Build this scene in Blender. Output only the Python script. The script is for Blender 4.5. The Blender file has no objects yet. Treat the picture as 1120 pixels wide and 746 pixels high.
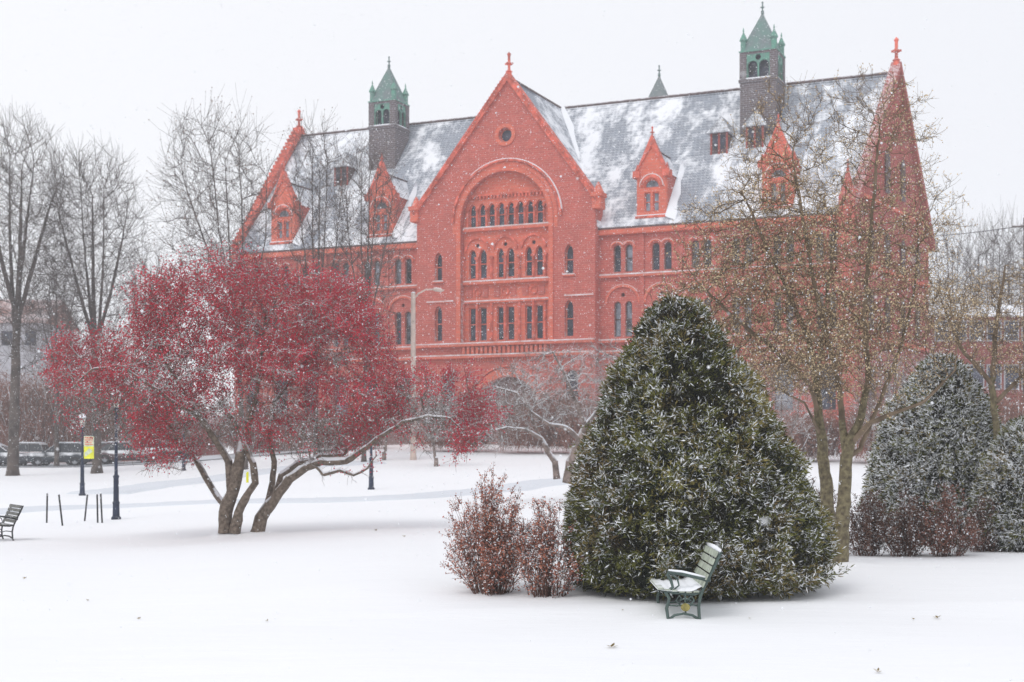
import bpy, bmesh, math, random
import numpy as np
from mathutils import Vector, Matrix, noise as mnoise

sc = bpy.context.scene
COL = sc.collection
F = 1556.0; CXP = 560.0; HOR = 498.0; EYE = 1.7
# ---------------------------------------------------------------- camera, sky, sun, exposure
cam_d = bpy.data.cameras.new('camera'); cam = bpy.data.objects.new('camera', cam_d); COL.objects.link(cam)
cam.location = (0, 0, EYE); cam.rotation_euler = (math.radians(90), 0, 0)
cam_d.sensor_width = 36; cam_d.lens = F / 1120 * 36
cam_d.shift_y = (HOR - 373) / 1120
cam_d.clip_start = 0.1; cam_d.clip_end = 2000
cam_d.dof.use_dof = True; cam_d.dof.focus_distance = 18.5; cam_d.dof.aperture_fstop = 2.8
sc.camera = cam

SUN_EL, SUN_AZ = math.radians(52), math.radians(215)
world = bpy.data.worlds.new('World'); sc.world = world; world.use_nodes = True
nt = world.node_tree; nt.nodes.clear()
wo = nt.nodes.new('ShaderNodeOutputWorld'); bg = nt.nodes.new('ShaderNodeBackground')
sky = nt.nodes.new('ShaderNodeTexSky'); sky.sky_type = 'NISHITA'; sky.sun_disc = False
sky.sun_elevation = SUN_EL; sky.sun_rotation = SUN_AZ
cloud = nt.nodes.new('ShaderNodeMix'); cloud.data_type = 'RGBA'; cloud.inputs[0].default_value = 0.95
tc = nt.nodes.new('ShaderNodeTexCoord'); sp = nt.nodes.new('ShaderNodeSeparateXYZ')
nt.links.new(tc.outputs['Generated'], sp.inputs[0])
ns = nt.nodes.new('ShaderNodeTexNoise'); ns.inputs['Scale'].default_value = 1.6; ns.inputs['Detail'].default_value = 3
nt.links.new(tc.outputs['Generated'], ns.inputs['Vector'])
ma = nt.nodes.new('ShaderNodeMath'); ma.operation = 'MULTIPLY_ADD'
nt.links.new(sp.outputs[0], ma.inputs[0]); ma.inputs[1].default_value = -0.75; ma.inputs[2].default_value = 0.45
mb = nt.nodes.new('ShaderNodeMath'); mb.operation = 'MULTIPLY_ADD'
nt.links.new(ns.outputs[0], mb.inputs[0]); mb.inputs[1].default_value = 0.25; nt.links.new(ma.outputs[0], mb.inputs[2])
rp = nt.nodes.new('ShaderNodeValToRGB')
rp.color_ramp.elements[0].position = 0.15; rp.color_ramp.elements[0].color = (10.2, 10.4, 11.0, 1)
rp.color_ramp.elements[1].position = 0.85; rp.color_ramp.elements[1].color = (11.4, 11.5, 11.9, 1)
nt.links.new(mb.outputs[0], rp.inputs[0])
nt.links.new(sky.outputs[0], cloud.inputs[6]); nt.links.new(rp.outputs[0], cloud.inputs[7])
nt.links.new(cloud.outputs[2], bg.inputs[0]); bg.inputs[1].default_value = 0.0845
nt.links.new(bg.outputs[0], wo.inputs[0])

sun_d = bpy.data.lights.new('sun', 'SUN'); sun = bpy.data.objects.new('sun', sun_d); COL.objects.link(sun)
sun_d.energy = 0.95; sun_d.angle = math.radians(25); sun_d.color = (1, 0.97, 0.93)
dv = Vector((math.sin(SUN_AZ) * math.cos(SUN_EL), math.cos(SUN_AZ) * math.cos(SUN_EL), math.sin(SUN_EL)))
sun.rotation_euler = (-dv).to_track_quat('-Z', 'Y').to_euler()
sun.location = dv * 60
sc.view_settings.view_transform = 'Standard'; sc.view_settings.look = 'None'
sc.view_settings.exposure = 0.07; sc.view_settings.gamma = 1; sc.view_settings.use_curve_mapping = False
sc.cycles.max_bounces = 6; sc.cycles.transparent_max_bounces = 8; sc.cycles.volume_bounces = 1
sc.cycles.volume_step_rate = 4

rng = np.random.default_rng(7)
# ---------------------------------------------------------------- terrain height
TY = np.array([-40, 0, 12, 16, 17.4, 19, 22, 35, 42, 60, 80, 100, 130, 400.])
TC = np.array([-.3, -.25, -.21, -.18, -.10, -.02, .03, -.1, -.1, .25, 1.35, 2.45, 2.6, 3.0])
TL = np.array([-.4, -.35, -.3, -.28, -.26, -.24, -.25, -.35, -.3, .0, .35, 1.05, 1.15, 1.6])
def H(x, y):
    x = np.asarray(x, float); y = np.asarray(y, float)
    k = x / np.maximum(y, 8.0) * F + CXP
    c = np.interp(y, TY, TC); l = np.interp(y, TY, TL)
    t = np.clip((k - 60) / 400, 0, 1); t = t * t * (3 - 2 * t)
    z = l * (1 - t) + c * t
    z = z + 0.035 * np.sin(x * .35 + y * .12) * np.sin(y * .28 + 1.3) + 0.02 * np.sin(x * .9 + 2) * np.sin(y * .7)
    z = z + 0.03 * np.exp(-((y - (16.9 + .05 * x)) / .35) ** 2) * np.clip((x + 2) / 2, 0, 1)
    return z
def Hs(x, y): return float(H(x, y))
def P(px, py, Y): return Vector(((px - CXP) / F * Y, Y, EYE + (HOR - py) / F * Y))
def G(px, Y): x = (px - CXP) / F * Y; return Vector((x, Y, Hs(x, Y)))
def hit(px, py):
    y = 6.0
    while y < 140:
        x = (px - CXP) / F * y
        if EYE + (HOR - py) / F * y < Hs(x, y): break
        y += 0.1
    return (px - CXP) / F * y, y

# ---------------------------------------------------------------- object helpers
def tag(o, label=None, cat=None, group=None, kind=None):
    if label: o['label'] = label
    if cat: o['category'] = cat
    if group: o['group'] = group
    if kind: o['kind'] = kind
    return o
def empty(name, loc, rz=0, label=None, cat=None, group=None):
    o = bpy.data.objects.new(name, None); COL.objects.link(o); o.empty_display_size = .2
    o.location = loc; o.rotation_euler = (0, 0, rz)
    return tag(o, label, cat, group)
def link(name, me, mats=None, parent=None, smooth=False):
    o = bpy.data.objects.new(name, me); COL.objects.link(o)
    if mats is not None:
        for m in (mats if isinstance(mats, (list, tuple)) else [mats]): me.materials.append(m)
    if smooth: me.polygons.foreach_set('use_smooth', [True] * len(me.polygons))
    if parent is not None: o.parent = parent
    return o
def copy_tree(o, parent=None):
    c = o.copy(); COL.objects.link(c); c.parent = parent
    for ch in list(o.children): copy_tree(ch, c)
    return c
class MB:
    """collects faces for one mesh"""
    def __init__(s): s.v = []; s.f = []; s.m = []
    def add(s, vs, fs, mi=0):
        n = len(s.v); s.v += [tuple(v) for v in vs]
        s.f += [tuple(i + n for i in f) for f in fs]; s.m += [mi] * len(fs); return s
    def box(s, x0, x1, y0, y1, z0, z1, mi=0):
        return s.add([(x0,y0,z0),(x1,y0,z0),(x1,y1,z0),(x0,y1,z0),(x0,y0,z1),(x1,y0,z1),(x1,y1,z1),(x0,y1,z1)],
            [(0,3,2,1),(4,5,6,7),(0,1,5,4),(1,2,6,5),(2,3,7,6),(3,0,4,7)], mi)
    def frustum(s, c, r0, r1, z0, z1, n=8, mi=0, rot=0, cap=True):
        vs = []
        for r, z in ((r0, z0), (r1, z1)):
            for i in range(n):
                a = rot + 2 * math.pi * i / n; vs.append((c[0] + r * math.cos(a), c[1] + r * math.sin(a), z))
        fs = [(i, (i + 1) % n, n + (i + 1) % n, n + i) for i in range(n)]
        if cap: fs += [tuple(range(n - 1, -1, -1)), tuple(range(n, 2 * n))]
        return s.add(vs, fs, mi)
    def lathe(s, c, prof, n=12, mi=0):
        for (r0, z0), (r1, z1) in zip(prof[:-1], prof[1:]):
            s.frustum(c, max(r0, 1e-4), max(r1, 1e-4), z0, z1, n, mi, cap=False)
        return s
    def tube(s, pts, rad, n=6, mi=0, cap=True):
        pts = [Vector(p) for p in pts]; k = len(pts)
        if not isinstance(rad, (list, tuple)): rad = [rad] * k
        vs = []; up = None
        for i, p in enumerate(pts):
            d = (pts[min(i + 1, k - 1)] - pts[max(i - 1, 0)]).normalized()
            if up is None: up = d.orthogonal().normalized()
            up = (up - d * up.dot(d)).normalized(); w = d.cross(up)
            for j in range(n):
                a = 2 * math.pi * j / n; vs.append(p + (up * math.cos(a) + w * math.sin(a)) * rad[i])
        fs = []
        for i in range(k - 1):
            for j in range(n): fs.append((i*n+j, i*n+(j+1)%n, (i+1)*n+(j+1)%n, (i+1)*n+j))
        if cap: fs += [tuple(range(n-1,-1,-1)), tuple(range((k-1)*n, k*n))]
        return s.add(vs, fs, mi)
    def prism(s, poly, y0, y1, mi=0):       # poly in (x,z), extruded along y
        n = len(poly)
        vs = [(x, y0, z) for x, z in poly] + [(x, y1, z) for x, z in poly]
        fs = [tuple(range(n)), tuple(range(2*n-1, n-1, -1))] + [(i, n+i, n+(i+1)%n, (i+1)%n) for i in range(n)]
        return s.add(vs, fs, mi)
    def build(s, name, mats, parent=None, smooth=False, bevel=0):
        me = bpy.data.meshes.new(name); me.from_pydata(s.v, [], s.f); me.polygons.foreach_set('material_index', s.m)
        bm = bmesh.new(); bm.from_mesh(me); bmesh.ops.recalc_face_normals(bm, faces=bm.faces)
        if bevel: bmesh.ops.bevel(bm, geom=bm.edges[:], offset=bevel, segments=2, affect='EDGES', clamp_overlap=True)
        bm.to_mesh(me); bm.free(); me.update()
        return link(name, me, mats, parent, smooth)
def np_mesh(name, V, faces_n, mats, parent=None, midx=None, smooth=False):
    """V (N,k,3): N independent k-gons"""
    N, k, _ = V.shape; me = bpy.data.meshes.new(name)
    me.vertices.add(N * k); me.vertices.foreach_set('co', V.reshape(-1).astype(np.float32))
    me.loops.add(N * k); me.loops.foreach_set('vertex_index', np.arange(N * k, dtype=np.int32))
    me.polygons.add(N); me.polygons.foreach_set('loop_start', np.arange(0, N * k, k, dtype=np.int32))
    me.polygons.foreach_set('loop_total', np.full(N, k, dtype=np.int32))
    if midx is not None: me.polygons.foreach_set('material_index', midx.astype(np.int32))
    me.update(calc_edges=True); return link(name, me, mats, parent, smooth)
def idx_mesh(name, V, Fc, mats, parent=None, midx=None, smooth=True):
    """V (n,3) verts, Fc (m,k) faces"""
    m, k = Fc.shape; me = bpy.data.meshes.new(name)
    me.vertices.add(len(V)); me.vertices.foreach_set('co', np.asarray(V, np.float32).reshape(-1))
    me.loops.add(m * k); me.loops.foreach_set('vertex_index', Fc.reshape(-1).astype(np.int32))
    me.polygons.add(m); me.polygons.foreach_set('loop_start', np.arange(0, m * k, k, dtype=np.int32))
    me.polygons.foreach_set('loop_total', np.full(m, k, dtype=np.int32))
    if midx is not None: me.polygons.foreach_set('material_index', midx.astype(np.int32))
    me.update(calc_edges=True); return link(name, me, mats, parent, smooth)

# ---------------------------------------------------------------- materials
MATS = {}
def mat(name, col, rough=.8, var=.15, scale=4, metal=0, snow=None, snow_noise=3.0, bump=0, col2=None, spec=.3, transl=0, coords='Object'):
    """base colour with noise variation; snow=(lo,hi) lays snow on faces whose world normal z passes the range"""
    m = bpy.data.materials.new(name); m.use_nodes = True; t = m.node_tree; N = t.nodes; L = t.links
    b = N['Principled BSDF']; b.inputs['Roughness'].default_value = rough; b.inputs['Metallic'].default_value = metal
    b.inputs['Specular IOR Level'].default_value = spec
    co = N.new('ShaderNodeTexCoord'); nz = N.new('ShaderNodeTexNoise'); nz.inputs['Scale'].default_value = scale; nz.inputs['Detail'].default_value = 4
    L.new(co.outputs[coords], nz.inputs['Vector'])
    mx = N.new('ShaderNodeMix'); mx.data_type = 'RGBA'
    c2 = col2 if col2 else tuple(c * (1 - 2.2 * var) for c in col); c1 = col if col2 else tuple(min(1, c * (1 + 1.6 * var)) for c in col)
    mx.inputs[6].default_value = (*c1, 1); mx.inputs[7].default_value = (*[max(0, c) for c in c2], 1)
    rm = N.new('ShaderNodeMapRange'); rm.inputs[1].default_value = .32; rm.inputs[2].default_value = .68
    L.new(nz.outputs[0], rm.inputs[0]); L.new(rm.outputs[0], mx.inputs[0])
    out = mx.outputs[2]
    if snow:
        ge = N.new('ShaderNodeNewGeometry'); se = N.new('ShaderNodeSeparateXYZ'); L.new(ge.outputs['Normal'], se.inputs[0])
        n2 = N.new('ShaderNodeTexNoise'); n2.inputs['Scale'].default_value = snow_noise; n2.inputs['Detail'].default_value = 3
        L.new(co.outputs[coords], n2.inputs['Vector'])
        a = N.new('ShaderNodeMath'); a.operation = 'MULTIPLY_ADD'; L.new(n2.outputs[0], a.inputs[0]); a.inputs[1].default_value = .9; a.inputs[2].default_value = -.45
        ad = N.new('ShaderNodeMath'); ad.operation = 'ADD'; L.new(a.outputs[0], ad.inputs[0]); L.new(se.outputs[2], ad.inputs[1])
        r2 = N.new('ShaderNodeMapRange'); r2.inputs[1].default_value = snow[0]; r2.inputs[2].default_value = snow[1]
        L.new(ad.outputs[0], r2.inputs[0])
        m2 = N.new('ShaderNodeMix'); m2.data_type = 'RGBA'; L.new(r2.outputs[0], m2.inputs[0]); L.new(out, m2.inputs[6])
        m2.inputs[7].default_value = (.86, .88, .92, 1); out = m2.outputs[2]
    L.new(out, b.inputs['Base Color'])
    if bump:
        bp = N.new('ShaderNodeBump'); bp.inputs['Strength'].default_value = bump; bp.inputs['Distance'].default_value = .05
        L.new(nz.outputs[0], bp.inputs['Height']); L.new(bp.outputs[0], b.inputs['Normal'])
    MATS[name] = m; return m

def brick_mat(name, c1, c2, mortar, scale=1.0, stain=.35):
    m = bpy.data.materials.new(name); m.use_nodes = True; t = m.node_tree; N = t.nodes; L = t.links
    b = N['Principled BSDF']; b.inputs['Roughness'].default_value = .85; b.inputs['Specular IOR Level'].default_value = .2
    co = N.new('ShaderNodeTexCoord'); sx = N.new('ShaderNodeSeparateXYZ'); L.new(co.outputs['Object'], sx.inputs[0])
    ad = N.new('ShaderNodeMath'); ad.operation = 'ADD'; L.new(sx.outputs[0], ad.inputs[0]); L.new(sx.outputs[1], ad.inputs[1])
    cb = N.new('ShaderNodeCombineXYZ'); L.new(ad.outputs[0], cb.inputs[0]); L.new(sx.outputs[2], cb.inputs[1])
    br = N.new('ShaderNodeTexBrick'); L.new(cb.outputs[0], br.inputs['Vector'])
    br.inputs['Color1'].default_value = (*c1, 1); br.inputs['Color2'].default_value = (*c2, 1); br.inputs['Mortar'].default_value = (*mortar, 1)
    br.inputs['Scale'].default_value = 1; br.inputs['Brick Width'].default_value = .42 * scale; br.inputs['Row Height'].default_value = .15 * scale
    br.inputs['Mortar Size'].default_value = .015 * scale
    nz = N.new('ShaderNodeTexNoise'); nz.inputs['Scale'].default_value = .6; nz.inputs['Detail'].default_value = 6; nz.inputs['Roughness'].default_value = .7
    L.new(co.outputs['Object'], nz.inputs['Vector'])
    rm = N.new('ShaderNodeMapRange'); rm.inputs[1].default_value = .35; rm.inputs[2].default_value = .75; L.new(nz.outputs[0], rm.inputs[0])
    rm.inputs[4].default_value = stain
    mx = N.new('ShaderNodeMix'); mx.data_type = 'RGBA'; L.new(rm.outputs[0], mx.inputs[0]); L.new(br.outputs[0], mx.inputs[6])
    mx.inputs[7].default_value = (c1[0] * .55, c1[1] * .75, c1[2] * .8, 1)
    # wind-driven snow flecks clinging to the masonry and snow on ledges
    nf = N.new('ShaderNodeTexNoise'); nf.inputs['Scale'].default_value = 5.5; nf.inputs['Detail'].default_value = 5; nf.inputs['Roughness'].default_value = .8
    L.new(co.outputs['Object'], nf.inputs['Vector'])
    ge = N.new('ShaderNodeNewGeometry'); se = N.new('ShaderNodeSeparateXYZ'); L.new(ge.outputs['Normal'], se.inputs[0])
    a = N.new('ShaderNodeMath'); a.operation = 'MULTIPLY_ADD'; L.new(se.outputs[2], a.inputs[0]); a.inputs[1].default_value = .25; L.new(nf.outputs[0], a.inputs[2])
    r2 = N.new('ShaderNodeMapRange'); r2.inputs[1].default_value = .60; r2.inputs[2].default_value = .82; L.new(a.outputs[0], r2.inputs[0])
    m2 = N.new('ShaderNodeMix'); m2.data_type = 'RGBA'; L.new(r2.outputs[0], m2.inputs[0]); L.new(mx.outputs[2], m2.inputs[6])
    m2.inputs[7].default_value = (.8, .76, .78, 1)
    L.new(m2.outputs[2], b.inputs['Base Color'])
    bp = N.new('ShaderNodeBump'); bp.inputs['Strength'].default_value = .4; bp.inputs['Distance'].default_value = .03
    L.new(br.outputs[1], bp.inputs['Height']); bp.invert = True; L.new(bp.outputs[0], b.inputs['Normal'])
    return m

def snow_mat(name, col=(.86, .88, .92), bump=.25, speck=False):
    m = bpy.data.materials.new(name); m.use_nodes = True; t = m.node_tree; N = t.nodes; L = t.links
    b = N['Principled BSDF']; b.inputs['Roughness'].default_value = .75; b.inputs['Specular IOR Level'].default_value = .15
    co = N.new('ShaderNodeTexCoord')
    n1 = N.new('ShaderNodeTexNoise'); n1.inputs['Scale'].default_value = .25; n1.inputs['Detail'].default_value = 5; L.new(co.outputs['Object'], n1.inputs['Vector'])
    mx = N.new('ShaderNodeMix'); mx.data_type = 'RGBA'; L.new(n1.outputs[0], mx.inputs[0])
    mx.inputs[6].default_value = (*col, 1); mx.inputs[7].default_value = (*[c * .955 for c in col], 1)
    L.new(mx.outputs[2], b.inputs['Base Color'])
    n2 = N.new('ShaderNodeTexNoise'); n2.inputs['Scale'].default_value = 1.4; n2.inputs['Detail'].default_value = 8; n2.inputs['Roughness'].default_value = .6
    mp = N.new('ShaderNodeMapping'); mp.inputs['Scale'].default_value = (.5, 1.4, 1); L.new(co.outputs['Object'], mp.inputs[0]); L.new(mp.outputs[0], n2.inputs['Vector'])
    bp = N.new('ShaderNodeBump'); bp.inputs['Strength'].default_value = bump; bp.inputs['Distance'].default_value = .12
    L.new(n2.outputs[0], bp.inputs['Height']); L.new(bp.outputs[0], b.inputs['Normal'])
    return m

def slate_mat(name, base=(.13, .15, .18), amount=.5):
    m = bpy.data.materials.new(name); m.use_nodes = True; t = m.node_tree; N = t.nodes; L = t.links
    b = N['Principled BSDF']; b.inputs['Roughness'].default_value = .6
    co = N.new('ShaderNodeTexCoord'); sx = N.new('ShaderNodeSeparateXYZ'); L.new(co.outputs['Object'], sx.inputs[0])
    ad = N.new('ShaderNodeMath'); ad.operation = 'ADD'; L.new(sx.outputs[0], ad.inputs[0]); L.new(sx.outputs[1], ad.inputs[1])
    cb = N.new('ShaderNodeCombineXYZ'); L.new(ad.outputs[0], cb.inputs[0]); L.new(sx.outputs[2], cb.inputs[1])
    br = N.new('ShaderNodeTexBrick'); L.new(cb.outputs[0], br.inputs['Vector'])
    br.inputs['Color1'].default_value = (*base, 1); br.inputs['Color2'].default_value = (*[c * .75 for c in base], 1)
    br.inputs['Mortar'].default_value = (.40, .43, .48, 1); br.inputs['Scale'].default_value = 1
    br.inputs['Brick Width'].default_value = .30; br.inputs['Row Height'].default_value = .22; br.inputs['Mortar Size'].default_value = .014; br.inputs['Mortar Smooth'].default_value = .6
    # wind-blown snow streaks, stretched down the slope
    mp = N.new('ShaderNodeMapping'); mp.inputs['Rotation'].default_value = (0, math.radians(-32), 0); mp.inputs['Scale'].default_value = (.3, .14, .1); L.new(co.outputs['Object'], mp.inputs[0])
    nz = N.new('ShaderNodeTexNoise'); nz.inputs['Scale'].default_value = 1.25; nz.inputs['Detail'].default_value = 9; nz.inputs['Roughness'].default_value = .66
    nz.inputs['Distortion'].default_value = .4
    L.new(mp.outputs[0], nz.inputs['Vector'])
    # fine rows where snow catches in the courses
    sn = N.new('ShaderNodeMath'); sn.operation = 'MULTIPLY'; L.new(br.outputs[1], sn.inputs[0]); sn.inputs[1].default_value = .07
    nf = N.new('ShaderNodeTexNoise'); nf.inputs['Scale'].default_value = 2.2; nf.inputs['Detail'].default_value = 6; L.new(co.outputs['Object'], nf.inputs['Vector'])
    s3 = N.new('ShaderNodeMath'); s3.operation = 'MULTIPLY_ADD'; L.new(nf.outputs[0], s3.inputs[0]); s3.inputs[1].default_value = .28; L.new(sn.outputs[0], s3.inputs[2])
    s2 = N.new('ShaderNodeMath'); s2.operation = 'ADD'; L.new(nz.outputs[0], s2.inputs[0]); L.new(s3.outputs[0], s2.inputs[1])
    zl = N.new('ShaderNodeMapRange'); zl.inputs[1].default_value = 14.6; zl.inputs[2].default_value = 19; zl.inputs[3].default_value = .10; zl.inputs[4].default_value = 0
    L.new(sx.outputs[2], zl.inputs[0]); s4 = N.new('ShaderNodeMath'); s4.operation = 'ADD'; L.new(s2.outputs[0], s4.inputs[0]); L.new(zl.outputs[0], s4.inputs[1]); s2 = s4
    rm = N.new('ShaderNodeMapRange'); rm.inputs[1].default_value = .69 - amount * .2; rm.inputs[2].default_value = .82 - amount * .2
    rm.inputs[3].default_value = .10
    L.new(s2.outputs[0], rm.inputs[0])
    mx = N.new('ShaderNodeMix'); mx.data_type = 'RGBA'; L.new(rm.outputs[0], mx.inputs[0]); L.new(br.outputs[0], mx.inputs[6]); mx.inputs[7].default_value = (.84, .86, .9, 1)
    L.new(mx.outputs[2], b.inputs['Base Color'])
    bp = N.new('ShaderNodeBump'); bp.inputs['Strength'].default_value = .3; bp.inputs['Distance'].default_value = .05
    L.new(br.outputs[1], bp.inputs['Height']); L.new(bp.outputs[0], b.inputs['Normal'])
    return m

M_snow = snow_mat('snow', (.87, .88, .905)); M_path = snow_mat('trodden_snow', (.68, .71, .76), .05); M_cap = snow_mat('settled_snow', (.86, .88, .92), .2)
M_ledge = None
M_brick = brick_mat('red_brick', (.60, .125, .095), (.48, .095, .075), (.55, .22, .18), 1.0, .5)
M_ebrick = brick_mat('east_shaded_brick', (.40, .075, .06), (.33, .065, .05), (.38, .13, .11))  # red brick again, darker: shade on the east end put into its colour
M_terra = brick_mat('terracotta', (.76, .165, .10), (.62, .125, .085), (.66, .22, .16), 1.4, .42)
M_ledge = mat('patchy_ledge_snow', (.84, .84, .87), .8, .1, 1.6, col2=(.62, .40, .37))
M_dbrick = brick_mat('old_brick', (.30, .075, .06), (.24, .06, .05), (.28, .12, .10))
M_stone = brick_mat('grey_stone', (.26, .15, .14), (.22, .12, .115), (.28, .2, .19), 2.4)
M_slate = slate_mat('slate_roof', (.17, .20, .255), .42)
M_slate2 = slate_mat('slate_roof_bare', (.15, .165, .19), .12)
M_tower = brick_mat('turret_brick', (.15, .115, .115), (.115, .09, .10), (.3, .3, .32))
M_copper = mat('green_copper', (.12, .34, .25), .6, .2, 3, col2=(.13, .23, .20), snow=(.8, 1.3), snow_noise=2)
M_copper_d = mat('weathered_copper', (.12, .23, .20), .6, .2, 1.3, col2=(.16, .19, .20), snow=(.75, 1.2), snow_noise=2)
M_spire = mat('grey_spire_slate', (.15, .19, .19), .6, .15, 2, col2=(.2, .22, .23), snow=(.7, 1.2))
M_glass = mat('window_glass', (.045, .05, .075), .2, .4, 1.6, spec=.3)
M_glass2 = mat('pale_window_glass', (.22, .25, .30), .2, .4, 1.2, spec=.4)
M_redtrim = mat('red_trim', (.64, .135, .09), .7, .2, 2.2, snow=(.75, 1.1))
M_wood = mat('dark_dormer_wood', (.12, .08, .08), .7, .2, 3, snow=(.6, 1.0))
M_bark = mat('grey_brown_bark', (.17, .125, .095), .9, .3, 14, bump=.6, snow=(.62, .85), snow_noise=5, coords='Generated')
M_bark = mat('crabapple_bark', (.24, .19, .15), .9, .3, 13, bump=1.0, col2=(.085, .065, .05), snow=(.35, .62), snow_noise=1.6)
M_bark_t = mat('twig_bark', (.20, .15, .105), .9, .2, 4, snow=(1.1, 1.4))
M_bark_o = mat('lichen_bark', (.25, .215, .125), .9, .25, 16, bump=1.0, snow=(.95, 1.25), snow_noise=9, col2=(.10, .08, .055))
M_bark_f = mat('far_bark', (.095, .075, .065), .9, .25, 2, snow=(.8, 1.1), snow_noise=1.5)
M_bark_s = mat('snowy_bark', (.22, .17, .15), .9, .25, 5, snow=(.25, .6), snow_noise=2)
M_berry = mat('red_berries', (.66, .045, .075), .5, .25, 1.5, col2=(.34, .022, .04))
M_bud = mat('ochre_buds', (.74, .60, .38), .8, .2, 2, col2=(.42, .29, .17), snow=(1.0, 1.35))
M_dleaf = mat('dead_brown_leaves', (.27, .17, .12), .9, .3, 2, col2=(.16, .10, .08))
M_yew = mat('yew_green', (.17, .17, .035), .7, .3, 1.6, col2=(.065, .075, .018))
M_yewy = mat('yew_olive', (.27, .235, .07), .7, .3, 1.6, col2=(.17, .12, .05))
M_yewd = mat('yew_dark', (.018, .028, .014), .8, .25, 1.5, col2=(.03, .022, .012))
M_flake = mat('clinging_snow', (.86, .88, .91), .7, .03, 2)
M_bar = mat('barberry_leaves', (.60, .24, .15), .8, .25, 3, col2=(.40, .13, .09))
M_bar_d = mat('barberry_dark', (.32, .14, .10), .8, .25, 3, col2=(.19, .085, .07))
M_stem = mat('shrub_stems', (.13, .07, .055), .9, .2, 5, snow=(.7, 1.0))
M_green = mat('green_bench_iron', (.075, .11, .10), .5, .15, 6, snow=(.75, 1.0), snow_noise=8)
M_slat = mat('pale_green_slats', (.40, .44, .36), .7, .12, 7, snow=(.8, 1.1))
M_black = mat('black_iron', (.03, .03, .032), .5, .2, 5, snow=(.8, 1.1))
M_dslat = mat('dark_bench_slats', (.13, .13, .12), .7, .2, 7, snow=(.85, 1.2))
M_gold = mat('gold_medallion', (.36, .31, .10), .45, .2, 20, metal=.2)
M_navy = mat('navy_post_paint', (.02, .03, .06), .45, .15, 4, snow=(.8, 1.1))
M_lampg = mat('frosted_lamp_glass', (.75, .72, .66), .3, .05, 4)
M_pole = mat('tan_light_pole', (.58, .46, .40), .6, .08, 3, snow=(.6, .9))
M_yel = mat('yellow_banner', (.80, .80, .06), .8, .1, 3)
M_bgrn = mat('pale_banner_cloth', (.62, .68, .50), .8, .12, 6)
M_rub = mat('tyre_rubber', (.02, .02, .022), .8, .1, 5); M_rim = mat('wheel_rim', (.35, .36, .38), .35, .1, 5, metal=.6)
M_cglass = mat('car_glass', (.035, .042, .05), .15, .1, 2, spec=.4, snow=(.75, 1.1), snow_noise=3)
M_head = mat('lamp_lens', (.6, .6, .62), .15, .05, 5); M_tail = mat('tail_lens', (.4, .02, .02), .2, .05, 5)
M_cream = mat('cream_siding', (.42, .42, .45), .8, .08, 2, snow=(.7, 1.1)); M_leafy = mat('fallen_leaf', (.24, .17, .05), .8, .3, 20)

# ---------------------------------------------------------------- the ground
def axis(lo, hi, mid0, mid1, fine, coarse_n):
    a = np.concatenate([mid0 - (mid0 - lo) * (np.linspace(1, 0, coarse_n, endpoint=False) ** 2.2), np.arange(mid0, mid1, fine),
                        mid1 + (hi - mid1) * (np.linspace(0, 1, coarse_n + 1) ** 2.2)])
    return np.unique(np.round(a, 4))
xs = axis(-320, 320, -16, 12, .22, 60); ys = np.unique(np.concatenate([axis(-60, 340, 4, 30, .14, 50), np.arange(30, 70, .5), np.arange(70, 110, 1.2)]))
gx, gy = np.meshgrid(xs, ys)
DR = []   # drift bumps / hollows: (x, y, radius, height)
def gz_extra(x, y):
    z = np.zeros_like(x)
    for (a, b, r, h) in DR: z += h * np.exp(-((x - a) ** 2 + (y - b) ** 2) / (r * r))
    return z
for px, Y, r, h in ((248, 34.6, .55, .10), (285, 34.6, .5, .08), (738, 16.15, .45, .05), (920, 22, .5, .06)):
    g = G(px, Y); DR.append((g.x, g.y, r, h))
for _ in range(160):
    DR.append((rng.uniform(-12, 10), rng.uniform(7, 34), rng.uniform(.3, 1.3), rng.uniform(-.022, .022)))
gzv = H(gx, gy) + gz_extra(gx, gy)
nx, ny = len(xs), len(ys)
I = np.arange(nx * ny).reshape(ny, nx)
Fc = np.stack([I[:-1, :-1], I[:-1, 1:], I[1:, 1:], I[1:, :-1]], -1).reshape(-1, 4)
ground = idx_mesh('ground', np.stack([gx, gy, gzv], -1).reshape(-1, 3), Fc, M_snow); tag(ground, 'smooth fresh snow covering the whole lawn', kind='structure')

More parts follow.
